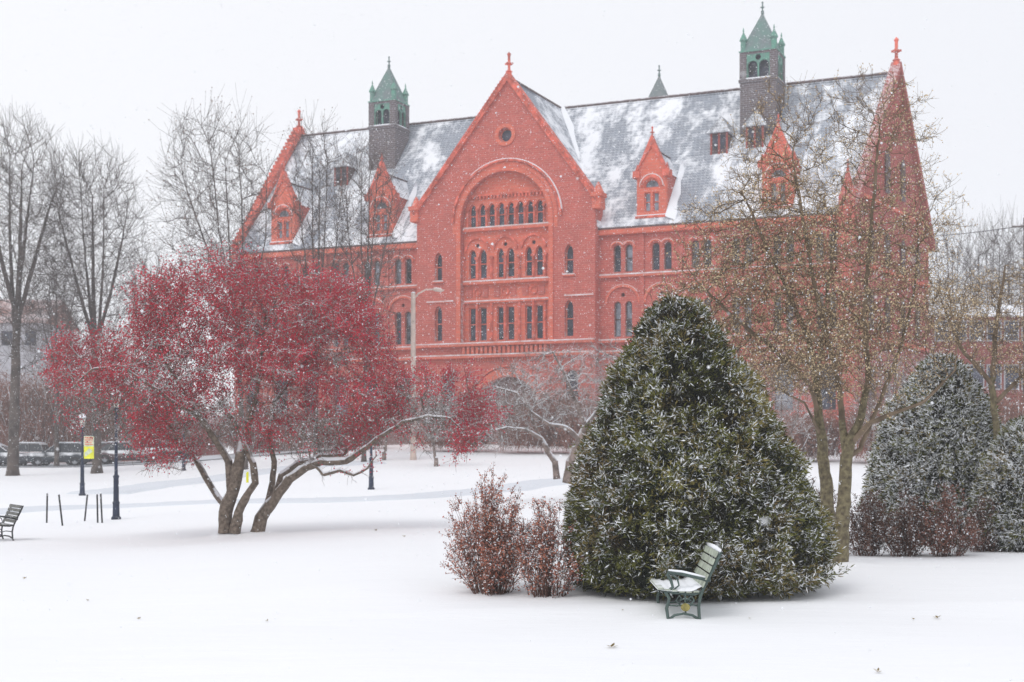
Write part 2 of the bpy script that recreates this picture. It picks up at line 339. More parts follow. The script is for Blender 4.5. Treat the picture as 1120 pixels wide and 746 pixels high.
def path(name, pts, w, label, dz=.035):
    P2 = [hit(*p) for p in pts]; pl = []
    for (a, b) in zip(P2[:-1], P2[1:]):
        for t in np.linspace(0, 1, 30, endpoint=False): pl.append((a[0] + (b[0] - a[0]) * t, a[1] + (b[1] - a[1]) * t))
    pl.append(P2[-1]); pl = np.array(pl)
    for _ in range(14): pl[3:-3] = (pl[:-6] + pl[1:-5] + pl[2:-4] + pl[3:-3] + pl[4:-2] + pl[5:-1] + pl[6:]) / 7
    d = np.gradient(pl, axis=0); d /= np.linalg.norm(d, axis=1)[:, None]; n = np.stack([-d[:, 1], d[:, 0]], -1)
    offs = np.linspace(-1, 1, 9); V = []
    r = np.random.default_rng(3)
    for o in offs:
        q = pl + n * o * w / 2 * (1 + .06 * np.sin(np.arange(len(pl)) * .5)[:, None])
        z = H(q[:, 0], q[:, 1]) + gz_extra(q[:, 0], q[:, 1]) + (dz + (.03 if abs(o) > .7 else 0) if abs(o) < .9 else -.06) + r.uniform(-.010, .010, len(q))
        z[:2] -= .16; z[-2:] -= .16
        V.append(np.stack([q[:, 0], q[:, 1], z], -1))
    V = np.stack(V); k, m, _ = V.shape; I = np.arange(k * m).reshape(k, m)
    Fc = np.stack([I[:-1, :-1], I[:-1, 1:], I[1:, 1:], I[1:, :-1]], -1).reshape(-1, 4)
    o = idx_mesh(name, V.reshape(-1, 3), Fc, M_path); tag(o, label, kind='structure')
path('path', [(-120, 568), (60, 556), (240, 549), (430, 547), (560, 533), (690, 520)], 2.6, 'trodden walk crossing the lawn behind the crabapple')
path('path', [(100, 541), (180, 530), (300, 514), (420, 506)], 3.0, 'upper walk curving toward the hall', .075)
road_y = 97
mb_ = MB()
for i in range(40):
    x0 = -75 + i * 1.6; x1 = x0 + 1.6
    v = [(x0, 95, Hs(x0, 95) + .06), (x1, 95, Hs(x1, 95) + .06), (x1, 101.5, Hs(x1, 101.5) + .05), (x0, 101.5, Hs(x0, 101.5) + .05)]
    mb_.add(v, [(0, 1, 2, 3)])
tag(mb_.build('road', M_path), 'snow covered drive where the cars are parked', kind='structure')

# ---------------------------------------------------------------- haze of falling snow in the air
hz = MB().box(-335, 335, -70, 350, -2, 37).build('haze', None)
hm = bpy.data.materials.new('haze_air'); hm.use_nodes = True; hn = hm.node_tree.nodes; hl = hm.node_tree.links
hn.remove(hn['Principled BSDF']); pv = hn.new('ShaderNodeVolumePrincipled'); pv.inputs['Density'].default_value = 0.00105
pv.inputs['Color'].default_value = (.97, .975, 1, 1); hl.new(pv.outputs[0], hn['Material Output'].inputs['Volume'])
hz.data.materials.append(hm); tag(hz, 'pale snowy haze in the air', kind='stuff')

# ================================================================ THE HALL
TH = math.atan(F / 3500); HY0 = 100.0; HX0 = -5 / F * HY0; ZB = 2.4
hall = empty('brick_hall', (HX0, HY0, ZB), -TH, 'long red brick collegiate hall with steep snow dusted slate roof and central gable', 'building')
hall.empty_display_size = 2
cT, sT = math.cos(TH), math.sin(TH)
def UZ(px, py, v=0):
    k = (px - CXP) / F
    u = (k * (HY0 + v * cT) - HX0 - v * sT) / (cT + k * sT); Y = HY0 - u * sT + v * cT
    return u, EYE + (HOR - py) / F * Y
def U(px, v=0): return UZ(px, 300, v)[0]
def hp(o): o.location.z = -ZB; return o
def outline(u0, u1, z0, z1, kind='rect', n=10):
    w = (u1 - u0) / 2; c = (u0 + u1) / 2
    if kind == 'rect': return [(u0, z0), (u1, z0), (u1, z1), (u0, z1)]
    if kind == 'round':
        zs = z1 - w; return [(u0, z0), (u1, z0)] + [(c + w * math.cos(a), zs + w * math.sin(a)) for a in np.linspace(0, math.pi, n)]
    if kind == 'point':
        hgt = min(1.7 * w, (z1 - z0) * .5); zs = z1 - hgt; pts = [(u0, z0), (u1, z0)]
        for t in np.linspace(0, 1, n // 2 + 1): pts.append((u1 - w * (1 - math.cos(t * math.pi / 2)) , zs + hgt * math.sin(t * math.pi / 2) ** 1.2)) if t < 1 else None
        pts.append((c, z1))
        for t in np.linspace(1, 0, n // 2 + 1): pts.append((u0 + w * (1 - math.cos(t * math.pi / 2)), zs + hgt * math.sin(t * math.pi / 2) ** 1.2)) if t < 1 else None
        return pts
    if kind == 'circle': return [(c + w * math.cos(a), (z0 + z1) / 2 + w * math.sin(a)) for a in np.linspace(0, 2 * math.pi, 20, endpoint=False)]
def slab(name, outer, holes, v0, v1, mats, parent, xf=None):
    """outline with holes in the (u,z) plane, extruded from v0 to v1"""
    cu = bpy.data.curves.new('tmp', 'CURVE'); cu.dimensions = '2D'; cu.fill_mode = 'BOTH'; cu.extrude = abs(v1 - v0) / 2
    for pts in [outer] + holes:
        s = cu.splines.new('POLY'); s.points.add(len(pts) - 1); s.use_cyclic_u = True
        for i, (a, b) in enumerate(pts): s.points[i].co = (a, b, 0, 1)
    ob = bpy.data.objects.new('tmp', cu); COL.objects.link(ob)
    dg = bpy.context.evaluated_depsgraph_get(); me = bpy.data.meshes.new_from_object(ob.evaluated_get(dg))
    bpy.data.objects.remove(ob); bpy.data.curves.remove(cu)
    n = len(me.vertices); co = np.empty(n * 3, np.float32); me.vertices.foreach_get('co', co); co = co.reshape(-1, 3)
    out = np.stack([co[:, 0], (v0 + v1) / 2 + co[:, 2], co[:, 1]], -1)
    if xf is not None: out = xf(out)
    me.vertices.foreach_set('co', out.reshape(-1)); me.name = name; me.materials.clear()
    bm = bmesh.new(); bm.from_mesh(me); bmesh.ops.recalc_face_normals(bm, faces=bm.faces); bm.to_mesh(me); bm.free(); me.update()
    return link(name, me, mats, parent)
def inset(pts, d):
    us = [p[0] for p in pts]; zs = [p[1] for p in pts]; cu_, cz = (min(us) + max(us)) / 2, (min(zs) + max(zs)) / 2
    w = (max(us) - min(us)) / 2; h = (max(zs) - min(zs)) / 2
    return [(cu_ + (u - cu_) * (w - d) / w, cz + (z - cz) * (h - d) / h) for u, z in pts]
def window(pts, v, parent=None, glass=None, frame=None, bars=1, mid=True, xf=None, dep=.05, name='window'):
    """sash frame with its pane, set into an opening at depth v"""
    glass = glass or M_glass; frame = frame or M_wood
    w = slab(name, inset(pts, -.02), [inset(pts, .07)], v, v + dep, frame, parent or hall, xf)
    if not xf: hp(w) if (parent or hall) is hall else None
    us = [p[0] for p in pts]; zs = [p[1] for p in pts]; c = (min(us) + max(us)) / 2
    m = MB(); n = len(pts); m.add([(u, v + dep + .02, z) for u, z in inset(pts, .02)], [tuple(range(n))])
    o = m.build('pane', glass, w)
    if mid:
        b = MB().box(min(us) + .04, max(us) - .04, v - .01, v + dep + .005, (min(zs) * .5 + max(zs) * .5) - .035, (min(zs) * .5 + max(zs) * .5) + .035)
        b.build('sash_bar', frame, w)
    return w
def ledge(u0, u1, z, v0, v1, h=.18, m=None, name='string_course'):
    hp(MB().box(u0, u1, v0, v1, z - h, z - .025).build(name, m or M_terra, hall, bevel=.02))
    hp(MB().box(u0 + .02, u1 - .02, v0 + .015, v1, z - .02, z + .07).build('ledge_snow', M_ledge, hall, bevel=.02))
EZ = 17.1; RV = 9.0; RZ = 28.0; uL, uR = -23.0, 24.0; SK = .14; DEP = 17.0
VF = -.9; gA, gB, gC = U(456, VF), U(651, VF), U(555.5, VF)       # central gable
# --- wings: windows
def wing_holes(ua, ub, n):
    hs = []; step = (ub - ua) / n
    for i in range(n):
        c = ua + step * (i + .5)
        for s in (-1, 1):
            hs.append((c + s * .42 - .27, c + s * .42 + .27, 14.15, 16.0, 'round'))
            hs.append((c + s * .40 - .25, c + s * .40 + .25, 9.75, 12.15, 'round'))
        hs.append((c - .62, c + .62, 4.6, 7.6, 'round'))
        hs.append((c - .14, c + .14, 12.45, 12.73, 'circle'))
    return hs
for ua, ub, n in ((uL, gA, 6), (gB, uR, 6)):
    hs = wing_holes(ua + .3, ub - .3, n)
    outs = [outline(*h) for h in hs]
    hp(slab('wall', [(ua, 1.2), (ub, 1.2), (ub, EZ), (ua, EZ)], outs, 0, .4, M_brick, hall))
    for h, o in zip(hs, outs):
        if h[4] == 'circle': continue
        window(o, .24, glass=M_glass2 if (h[2] > 9 and h[3] < 13 and ua > 0) or rng.random() < .35 else M_glass)
    for z, d in ((13.95, .22), (9.52, .3), (8.75, .25)): ledge(ua, ub, z, -d, 0)
    hp(MB().box(ua, ub, -.35, .0, EZ - .45, EZ - .05).build('cornice', M_terra, hall, bevel=.04))
    hp(MB().box(ua, ub, -.38, -.02, EZ - .05, EZ + .06).build('gutter', M_wood, hall))
    hp(MB().box(ua, ub, -.12, 0, 1.2, 3.6).build('plinth', M_stone, hall, bevel=.03))
    step = (ub - ua - .6) / n
    for i in range(n):
        c = ua + .3 + step * (i + .5)
        for (R, zc, w) in ((1.12, 12.0, .16), (.40, 15.72, .09)):
            for s in ((0,) if R > 1 else (-.42, .42)):
                hood = MB(); hsn = MB()
                ring = [(c + s + R * math.cos(a), zc + R * math.sin(a)) for a in np.linspace(0, math.pi, 16)]
                for (a, b), (a2, b2) in zip(ring[:-1], ring[1:]):
                    m1 = 1 + w / R
                    quad = [(a, b), (a2, b2), (c + s + (a2 - c - s) * m1, zc + (b2 - zc) * m1), (c + s + (a - c - s) * m1, zc + (b - zc) * m1)]
                    hood.prism(quad, -.12, 0)
                    if b2 > zc + R * .45 and b > zc + R * .45:
                        m2 = m1 + .035 / R
                        q2 = [quad[3], quad[2], (c + s + (a2 - c - s) * m2, zc + (b2 - zc) * m2), (c + s + (a - c - s) * m2, zc + (b - zc) * m2)]
                        hsn.prism(q2, -.10, 0)
                hp(hood.build('window_hood', M_terra, hall)); hp(hsn.build('hood_snow', M_ledge, hall))
        if i: hp(MB().box(ua + .3 + step * i - .16, ua + .3 + step * i + .16, -.14, 0, 3.6, EZ - .45).build('pilaster', M_brick, hall, bevel=.02))
# --- main body behind: back wall + end walls (the east end is slightly splayed)
hp(MB().box(uL, uL + .4, .4, DEP, 1.2, EZ).build('wall', M_brick, hall))
hp(MB().box(uL, uR + SK * DEP, DEP - .4, DEP, 1.2, EZ).build('wall', M_brick, hall))
# west gable end wall
hp(MB().add([(uL, 0, EZ), (uL, RV, RZ + .1), (uL, DEP, EZ), (uL + .4, 0, EZ), (uL + .4, RV, RZ + .1), (uL + .4, DEP, EZ)], [(0, 1, 2), (3, 5, 4), (0, 3, 4, 1), (1, 4, 5, 2), (2, 5, 3, 0)]).build('wall', M_brick, hall))
# parapet copings, west
def coping(u_of, name='gable_coping', ov=.34, dv=0, zt=0, mt=None):
    segs = 16
    for sgn in (0, 1):
        m = MB(); sn = MB()
        va, za = (0 - .35, EZ - .35) if sgn == 0 else (DEP + .35, EZ - .35)
        vb, zb = RV, RZ + .3 + zt
        a0, b0 = u_of(va), u_of(vb)
        m.add([(a0 - ov, va, za), (a0 + ov, va, za), (b0 + ov, vb, zb), (b0 - ov, vb, zb), (a0 - ov, va, za + .75), (a0 + ov, va, za + .75), (b0 + ov, vb, zb + .55), (b0 - ov, vb, zb + .55)],
              [(0, 1, 2, 3), (4, 7, 6, 5), (0, 4, 5, 1), (1, 5, 6, 2), (2, 6, 7, 3), (3, 7, 4, 0)])
        for i in range(1, segs * 2 if not mt else 1):    # crockets stepping up the rake
            t = i / segs / 2; u, v, z = a0 + (b0 - a0) * t, va + (vb - va) * t, za + (zb - za) * t + .75
            m.box(u - ov - .04, u + ov + .04, v - .09, v + .09, z - .2, z + .02)
        hp(m.build(name, mt or M_redtrim, hall))
def finial(u, v, z, s=1.0, parent=None, mt=None):
    m = MB(); m.lathe((u, v), [(.30*s, z), (.22*s, z+.35*s), (.30*s, z+.42*s), (.13*s, z+.55*s), (.11*s, z+.95*s), (.28*s, z+1.02*s), (.30*s, z+1.14*s), (.12*s, z+1.22*s), (.12*s, z+1.75*s), (.19*s, z+1.9*s), (.02*s, z+2.1*s)], 8)
    m.box(u - .36*s, u + .36*s, v - .08*s, v + .08*s, z + 1.03*s, z + 1.15*s); m.box(u - .08*s, u + .08*s, v - .36*s, v + .36*s, z + 1.03*s, z + 1.15*s)
    o = m.build('finial', mt or M_redtrim, parent or hall)
    if parent is None: hp(o)
    return o
coping(lambda v: uL + .1); finial(uL + .1, RV, RZ + .5, .85)
# east end: splayed wall and tall gable
def eu(v): return uR + SK * v
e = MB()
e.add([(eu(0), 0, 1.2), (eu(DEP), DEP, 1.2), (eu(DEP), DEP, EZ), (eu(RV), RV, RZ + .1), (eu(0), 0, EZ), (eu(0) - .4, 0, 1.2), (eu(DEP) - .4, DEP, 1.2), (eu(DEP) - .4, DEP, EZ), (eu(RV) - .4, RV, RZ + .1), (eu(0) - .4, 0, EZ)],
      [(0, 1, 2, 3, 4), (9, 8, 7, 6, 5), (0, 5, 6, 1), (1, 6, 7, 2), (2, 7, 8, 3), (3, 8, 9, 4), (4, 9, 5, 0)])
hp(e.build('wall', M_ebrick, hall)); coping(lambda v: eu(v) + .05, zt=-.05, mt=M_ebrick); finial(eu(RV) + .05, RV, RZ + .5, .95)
for z in (14.2, 9.52, 18.6):
    hp(MB().add([(eu(.2), .2, z - .2), (eu(DEP - .2), DEP - .2, z - .2), (eu(DEP - .2) + .2, DEP - .2, z - .2), (eu(.2) + .2, .2, z - .2), (eu(.2), .2, z), (eu(DEP - .2), DEP - .2, z), (eu(DEP - .2) + .2, DEP - .2, z), (eu(.2) + .2, .2, z)],
        [(0, 1, 2, 3), (4, 7, 6, 5), (0, 4, 5, 1), (1, 5, 6, 2), (2, 6, 7, 3), (3, 7, 4, 0)]).build('string_course', M_terra, hall))
for v in (3.5, 7, 10.5, 14):
    for z0, z1 in ((4.6, 7.6), (10, 12.6), (14.4, 16.8)) + (((19.4, 22.4),) if 6 < v < 11 else ()):
        u = eu(v) + .03; m = MB().add([(u, v - .5, z0), (u + SK, v + .5, z0), (u + SK, v + .5, z1 - .4), (u + SK / 2, v, z1), (u, v - .5, z1 - .4)], [(0, 1, 2, 3, 4)])
        w = hp(m.build('window', M_wood, hall))
# corner turrets / pinnacles at the front eaves
for u in (uR - .3, gA - .15, gB + .15):
    v = 0 if abs(u) > 10 else VF
    big = abs(u) > 10
    m = MB(); zt = EZ + (.9 if big else 2.6)
    if big:
        m.box(u - .5, u + .5, v - .45, v + .5, 1.2, zt); m.frustum((u, v), .72, .05, zt, zt + 2.0, 4, 0, math.pi / 4)
        hp(m.build('corner_pinnacle', M_brick, hall)); finial(u, v, zt + 1.8, .35)
    else:
        zt -= .1; m.box(u - .32, u + .32, v - .2, v + .7, EZ + 1.3, zt - .4, 0); m.box(u - .42, u + .42, v - .3, v + .75, zt - .4, zt - .1, 0)
        m.frustum((u, v + .2), .42, .08, zt - .1, zt + .65, 6, 0)
        hp(m.build('kneeler', M_terra, hall, bevel=.03))
# --- roof (front and back slopes, cross gable)
def roof_slab(name, quad, th, m):
    v = [Vector(q) for q in quad]; n = (v[1] - v[0]).cross(v[2] - v[0]).normalized()
    if n.z < 0: n = -n
    k = len(v); vs = v + [p - n * th for p in v]
    fs = [tuple(range(k)), tuple(range(2 * k - 1, k - 1, -1))] + [(i, k + i, k + (i + 1) % k, (i + 1) % k) for i in range(k)]
    return hp(MB().add(vs, fs).build(name, m, hall))
ul, ur0, ur1 = uL + .4, uR - .35, eu(RV) - .35
roof_slab('roof', [(ul, -.35, EZ - .0), (ur0, -.35, EZ - .0), (ur1, RV, RZ), (ul, RV, RZ)], .25, M_slate)
roof_slab('roof', [(ul, RV, RZ), (ur1, RV, RZ), (eu(DEP) - .35, DEP + .35, EZ), (ul, DEP + .35, EZ)], .25, M_slate)
for s in (-1, 1):
    ue = gC + s * (gB - gA) / 2 * .99
    roof_slab('gable_roof', [(gC, VF + .3, RZ - .02), (gC, RV, RZ - .02), (ue, RV * .12, EZ + .2), (ue, VF + .3, EZ + .2)], .22, M_slate)
    # snow packed in the valley between main roof and gable roof
    vs = []
    for t in np.linspace(0, 1, 14):
        p = Vector((gC + (ue - gC) * t, RV * (1 - t) + (.12 * RV - .3) * t, RZ + (EZ + .15 - RZ) * t)); wdt = .34 + .9 * t * (1 + .25 * math.sin(t * 19)) * (1 if s > 0 else .5)
        d = Vector((s, 0, 0)); vs += [p + Vector((-s * wdt * .4, -.1, .06 + wdt * .55)), p + Vector((s * wdt * .9, -.08, .12))]
    fs = [(2 * i, 2 * i + 1, 2 * i + 3, 2 * i + 2) for i in range(13)]
    hp(MB().add(vs, fs).build('valley_snow', M_cap, hall))
hp(MB().tube([(ul, RV, RZ + .06), (ur1, RV, RZ + .06)], .11, 6).build('roof_ridge', M_wood, hall))
hp(MB().tube([(gC, VF + .5, RZ + .04), (gC, RV, RZ + .04)], .11, 6).build('roof_ridge', M_wood, hall))
# --- central gable front
apexz = UZ(555, 87, VF)[1]
g_out = [(gA, 1.2), (gB, 1.2), (gB, 19.0), (gC, apexz), (gA, 19.0)]
ra, rb = U(504, VF), U(600.5, VF); rtop = UZ(552, 187, VF)[1]
recess = outline(ra, rb, 9.55, rtop, 'round', 26)
oc = UZ(552.6, 147.5, VF)
side_w = []
for a, b in ((617.5, 627), (475.5, 483.5)):
    u0, u1 = U(a, VF), U(b, VF)
    side_w += [(u0, u1, 14.1, 16.1, 'point'), (u0, u1, 9.8, 12.3, 'point')]
ent = [(gC - 2.3, gC + 2.3, 2.6, 7.2, 'round')]
lo = [(gC + s * 4.7 - .55, gC + s * 4.7 + .55, 4.7, 7.6, 'round') for s in (-1, 1)]
holes = [recess, outline(oc[0] - .48, oc[0] + .48, oc[1] - .48, oc[1] + .48, 'circle')] + [outline(*w) for w in side_w + ent + lo]
hp(slab('gable_front', g_out, holes, VF, VF + .5, M_brick, hall))
hp(MB().box(gA, gA + .4, VF + .5, .6, 1.2, 19).build('wall', M_brick, hall)); hp(MB().box(gB - .4, gB, VF + .5, .6, 1.2, 19).build('wall', M_brick, hall))
for w in side_w + lo: window(outline(*w), VF + .3, frame=M_terra)
window(outline(oc[0] - .48, oc[0] + .48, oc[1] - .48, oc[1] + .48, 'circle'), VF + .3, frame=M_terra, mid=False)
# recessed bay
VI = VF + .5
ih = []; ucx = (ra + rb) / 2
for (a, b) in ((512.8, 520.8), (524, 532.2), (543.4, 551), (554.2, 562.4), (574.3, 581.8), (585.6, 593.8)):
    u0, u1 = U(a, VI), U(b, VI); ih += [(u0, u1, 14.15, 16.25, 'point'), (u0, u1, 9.75, 12.15, 'rect')]
la, lb = U(512, VI), U(595.5, VI); st = (lb - la) / 8
for i in range(8): ih.append((la + st * i + .09, la + st * (i + 1) - .09, 17.75, 19.45, 'point'))
for (a, b) in ((520.8, 524), (551, 554.2), (581.8, 585.6)):
    c = (U(a, VI) + U(b, VI)) / 2; ih.append((c - .15, c + .15, 16.35, 16.65, 'circle'))
ih.append((0, 0, 0, 0, 'x')); ih.pop()
rec_in = outline(ra - .1, rb + .1, 9.3, rtop + .1, 'round', 26)
hp(slab('recessed_bay', rec_in, [outline(*h) for h in ih], VI + .01, VI + .32, M_terra, hall))
for h in ih:
    if h[4] == 'circle': hp(MB().add([(h[0], VI + .2, h[2]), (h[1], VI + .2, h[2]), (h[1], VI + .2, h[3]), (h[0], VI + .2, h[3])], [(0, 1, 2, 3)]).build('oculus_glass', M_glass, hall)); continue
    window(outline(*h), VI + .16, frame=M_redtrim)
# arch rings on the gable: broad terracotta archivolt and thin hood mould with snow on it
def arch_ring(c, zc, R0, R1, v0, v1, m, name, a0=0, a1=math.pi, n=30, leg=0):
    mbx = MB(); an = np.linspace(a0, a1, n)
    for a, b in zip(an[:-1], an[1:]):
        mbx.prism([(c + R0 * math.cos(a), zc + R0 * math.sin(a)), (c + R1 * math.cos(a), zc + R1 * math.sin(a)), (c + R1 * math.cos(b), zc + R1 * math.sin(b)), (c + R0 * math.cos(b), zc + R0 * math.sin(b))], v0, v1)
    if leg:
        mbx.box(c - R1, c - R0, v0, v1, zc - leg, zc); mbx.box(c + R0, c + R1, v0, v1, zc - leg, zc)
    return hp(mbx.build(name, m, hall))
Rr = (rb - ra) / 2; zc = rtop - Rr
hoodR = (U(614, VF) - U(496, VF)) / 2; hc = (U(614, VF) + U(496, VF)) / 2
arch_ring(ucx, zc, Rr, Rr + .32, VF - .10, VF + .1, M_terra, 'archivolt', leg=zc - 9.6)
arch_ring(ucx, zc, Rr + .34, hoodR - .1, VF - .03, VF + .1, M_terra, 'archivolt', leg=.8)
arch_ring(hc, zc, hoodR - .08, hoodR + .06, VF - .20, VF, M_redtrim, 'hood_mould')
arch_ring(hc, zc, hoodR + .06, hoodR + .11, VF - .17, VF, M_cap, 'hood_snow', .1, math.pi * .72)
arch_ring(oc[0], oc[1], .52, .78, VF - .08, VF + .05, M_terra, 'oculus_surround', 0, 2 * math.pi)
arch_ring(gC, 2.6 + 2.3, 2.3, 2.85, VF - .15, VF + .05, M_terra, 'entrance_arch', leg=2.3)
arch_ring(gC, 7.2 - 2.3 + .0, 2.95, 3.05, VF - .2, VF, M_redtrim, 'hood_mould')
hp(MB().box(gC - 2.3, gC + 2.3, VF + .9, VF + 1.0, 1.2, 7.2).build('entrance_wall', M_stone, hall))
dr = hp(MB().box(gC - .9, gC + .9, VF + .82, VF + .9, 2.5, 5.2).build('door', M_wood, hall)); MB().box(gC - .08, gC - .03, VF + .78, VF + .82, 3.5, 3.8).build('handle', M_gold, dr)
ledge(ra + .03, rb - .03, 17.72, VI - .28, VI, .25); ledge(ra + .03, rb - .03, 13.95, VI - .3, VI, .22); ledge(ra + .03, rb - .03, 12.55, VI - .2, VI, .14)
ledge(gA, gB, 9.55, VF - .35, VF, .2); ledge(gA, gB, 8.72, VF - .3, VF, .2)
for a, b in ((617.5, 627), (475.5, 483.5)):
    for z in (14.05, 9.75): ledge(U(a, VF) - .15, U(b, VF) + .15, z, VF - .15, VF, .12, name='window_sill') if z > 10 else None
for s in (-1, 1): ledge(gC + s * 5.3 - 1.1, gC + s * 5.3 + 1.1, 12.6, VF - .08, VF, .08, name='string_course')
# balustrade below the big windows
bl = MB(); ba, bb = U(506, VF), U(600, VF)
for i in range(19):
    u = ba + (bb - ba) * (i + .5) / 19; bl.box(u - .1, u + .1, VF - .22, VF - .02, 8.82, 9.3)
hp(bl.build('balustrade', M_terra, hall))
# arcade: thin colonnettes, mullions and ornamented frieze
for i in range(9):
    cl = MB(); cl.tube([(la + st * i, VI - .1, 17.8), (la + st * i, VI - .1, 19.0)], .07, 6); cl.box(la + st * i - .1, la + st * i + .1, VI - .2, VI, 18.95, 19.1); hp(cl.build('colonnette', M_redtrim, hall))
for (a, b) in ((522.2,0), (552.6,0), (583.7,0), (507.5,0), (538,0), (568.5,0), (596.5, 0)):
    u = U(a, VI); hp(MB().tube([(u, VI - .07, 9.6), (u, VI - .07, 12.4)], .1, 6).build('colonnette', M_redtrim, hall)); cl = MB(); cl.tube([(u, VI - .07, 14.0), (u, VI - .07, 15.6)], .1, 6); cl.box(u - .15, u + .15, VI - .2, VI, 15.5, 15.68); hp(cl.build('colonnette', M_redtrim, hall))
for c0 in (U(522.2, VI), U(552.6, VI), U(583.7, VI)):
    arch_ring(c0, 16.15, .82, .98, VI - .12, VI, M_redtrim, 'window_hood'); arch_ring(c0, 13.2, .2, .32, VI - .08, VI, M_redtrim, 'rosette', 0, 2 * math.pi, 12)
    for s in (-1, 1): hp(MB().box(c0 + s * .62 - .22, c0 + s * .62 + .22, VI - .06, VI, 12.85, 13.5).build('carved_panel', M_brick, hall))
dn = MB()
for i in range(24):
    u = ra + .25 + (rb - ra - .5) * i / 23; dn.box(u - .07, u + .07, VI - .14, VI, 19.75, 19.95)
dn.box(ra + .15, rb - .15, VI - .16, VI, 19.95, 20.08); hp(dn.build('dentil_frieze', M_redtrim, hall))
dn = MB()
for i in range(40):
    u = ra - .3 + (rb - ra + .6) * i / 39; dn.box(u - .05, u + .05, VF - .12, VF, 8.3, 8.5)
hp(dn.build('dentil_frieze', M_terra, hall))
hp(MB().box(gA, gB, VF - .12, VF, 1.2, 2.55).build('plinth', M_stone, hall))
# gable copings and finial
for s, ue in ((-1, gA), (1, gB)):
    m = MB(); a = Vector((ue + s * .12, 0, 18.85)); b = Vector((gC, 0, apexz + .15)); n = Vector((s * (b.z - a.z), 0, abs(b.x - a.x))).normalized() * .32
    v0, v1 = VF - .22, VF + .75
    m.prism([(a.x, a.z), (b.x, b.z - .25), (b.x, b.z + .35), ((a + n).x, (a + n).z)], v0, v1)
    for i in range(1, 44):
        t = i / 44; p = a.lerp(b, t) + n * .55; m.box(p.x - .06, p.x + .06, v0 - .06, v0 + .2, p.z - .10, p.z + .06)
    hp(m.build('gable_coping', M_redtrim, hall))
finial(gC, VF + .2, apexz + .25, .82)

# --- brick dormers
def roof_v(z): return -.35 + (z - EZ) / (RZ - EZ) * (RV + .35)
def dormer(px, scale=1.0):
    u = U(px, .3); d = bpy.data.objects.new('dormer', None); COL.objects.link(d); d.parent = hall; d.location = (u, .25, EZ - ZB + .15)
    w = 1.05 * scale; hw = 3.55; ha = 6.0
    hol = [outline(-.52, .52, 2.5, 3.1, 'round'), outline(-.52, -.08, .9, 2.2), outline(.08, .52, .9, 2.2)]
    slab('wall', [(-w, -.4), (w, -.4), (w, hw), (0, ha - .5), (-w, hw)], hol, 0, .35, M_terra, d)
    sd = MB()
    for s in (-1, 1):
        vb = roof_v(EZ + .15 + hw) + .2
        sd.add([(s * w, .35, -.3), (s * (w - .2), .35, -.3), (s * w, .35, hw), (s * (w - .2), .35, hw), (s * w, vb, hw), (s * (w - .2), vb, hw)], [(0, 2, 4), (1, 5, 3), (2, 3, 5, 4), (0, 1, 3, 2), (0, 4, 5, 1)])
    sd.build('side_wall', M_brick, d)
    for h in hol: window(h, .15, parent=d, frame=M_redtrim, glass=M_glass2, mid=len(h) < 6)
    r = MB(); va = roof_v(EZ + 5.2); vb = roof_v(EZ + hw)
    for s in (-1, 1):
        r.add([(0, .2, 5.2), (0, va, 5.2), (s * (w + .1), vb, hw - .1), (s * (w + .1), .2, hw - .1)], [(0, 1, 2, 3)])
    r.build('roof', M_slate, d)
    MB().tube([(0, .2, 5.24), (0, va, 5.24)], .07).build('roof_ridge', M_wood, d)
    c = MB()
    for s in (-1, 1):
        c.prism([(s * (w + .08), hw - .05), (0, ha - .7), (0, ha + .05), (s * (w - .12) , hw + .42)], -.12, .45)
        c.box(s * w - .24, s * w + .24, -.2, .5, hw - .35, hw + .12); c.frustum((s * w, .15), .22, .03, hw + .12, hw + .62, 4, 0, math.pi / 4)
    c.build('coping', M_redtrim, d)
    an = np.linspace(0, math.pi, 12); ar = MB(); sn = MB()
    for a, b in zip(an[:-1], an[1:]):
        for R0, R1, mm in ((.58, .8, ar), (.8, .86, sn)):
            mm.prism([(R0 * math.cos(a), 2.6 + R0 * math.sin(a)), (R1 * math.cos(a), 2.6 + R1 * math.sin(a)), (R1 * math.cos(b), 2.6 + R1 * math.sin(b)), (R0 * math.cos(b), 2.6 + R0 * math.sin(b))], -.1, 0)
    ar.build('window_hood', M_redtrim, d); sn.build('hood_snow', M_ledge, d)
    MB().box(-w - .08, w + .08, -.12, 0, .45, .62).build('window_sill', M_redtrim, d); MB().box(-w - .06, w + .06, -.11, 0, .625, .68).build('sill_snow', M_cap, d)
    finial(0, .15, ha - .2, .42, d)
    # snow banked beside the dormer
    m = MB(); vs = []
    for t in np.linspace(0, 1, 10):
        z = .1 + t * 4.6; vv = roof_v(EZ + .15 + z); vs += [(w + .02, vv - .3, z + .35), (w + .14 + .55 * (1 - t) ** .8 + .08 * math.sin(t * 17), vv - .22, z + .06)]
    m.add(vs, [(2 * i, 2 * i + 1, 2 * i + 3, 2 * i + 2) for i in range(9)]); m.build('snow_bank', M_cap, d)
    return d
for px in (310, 417, 713, 851): dormer(px)
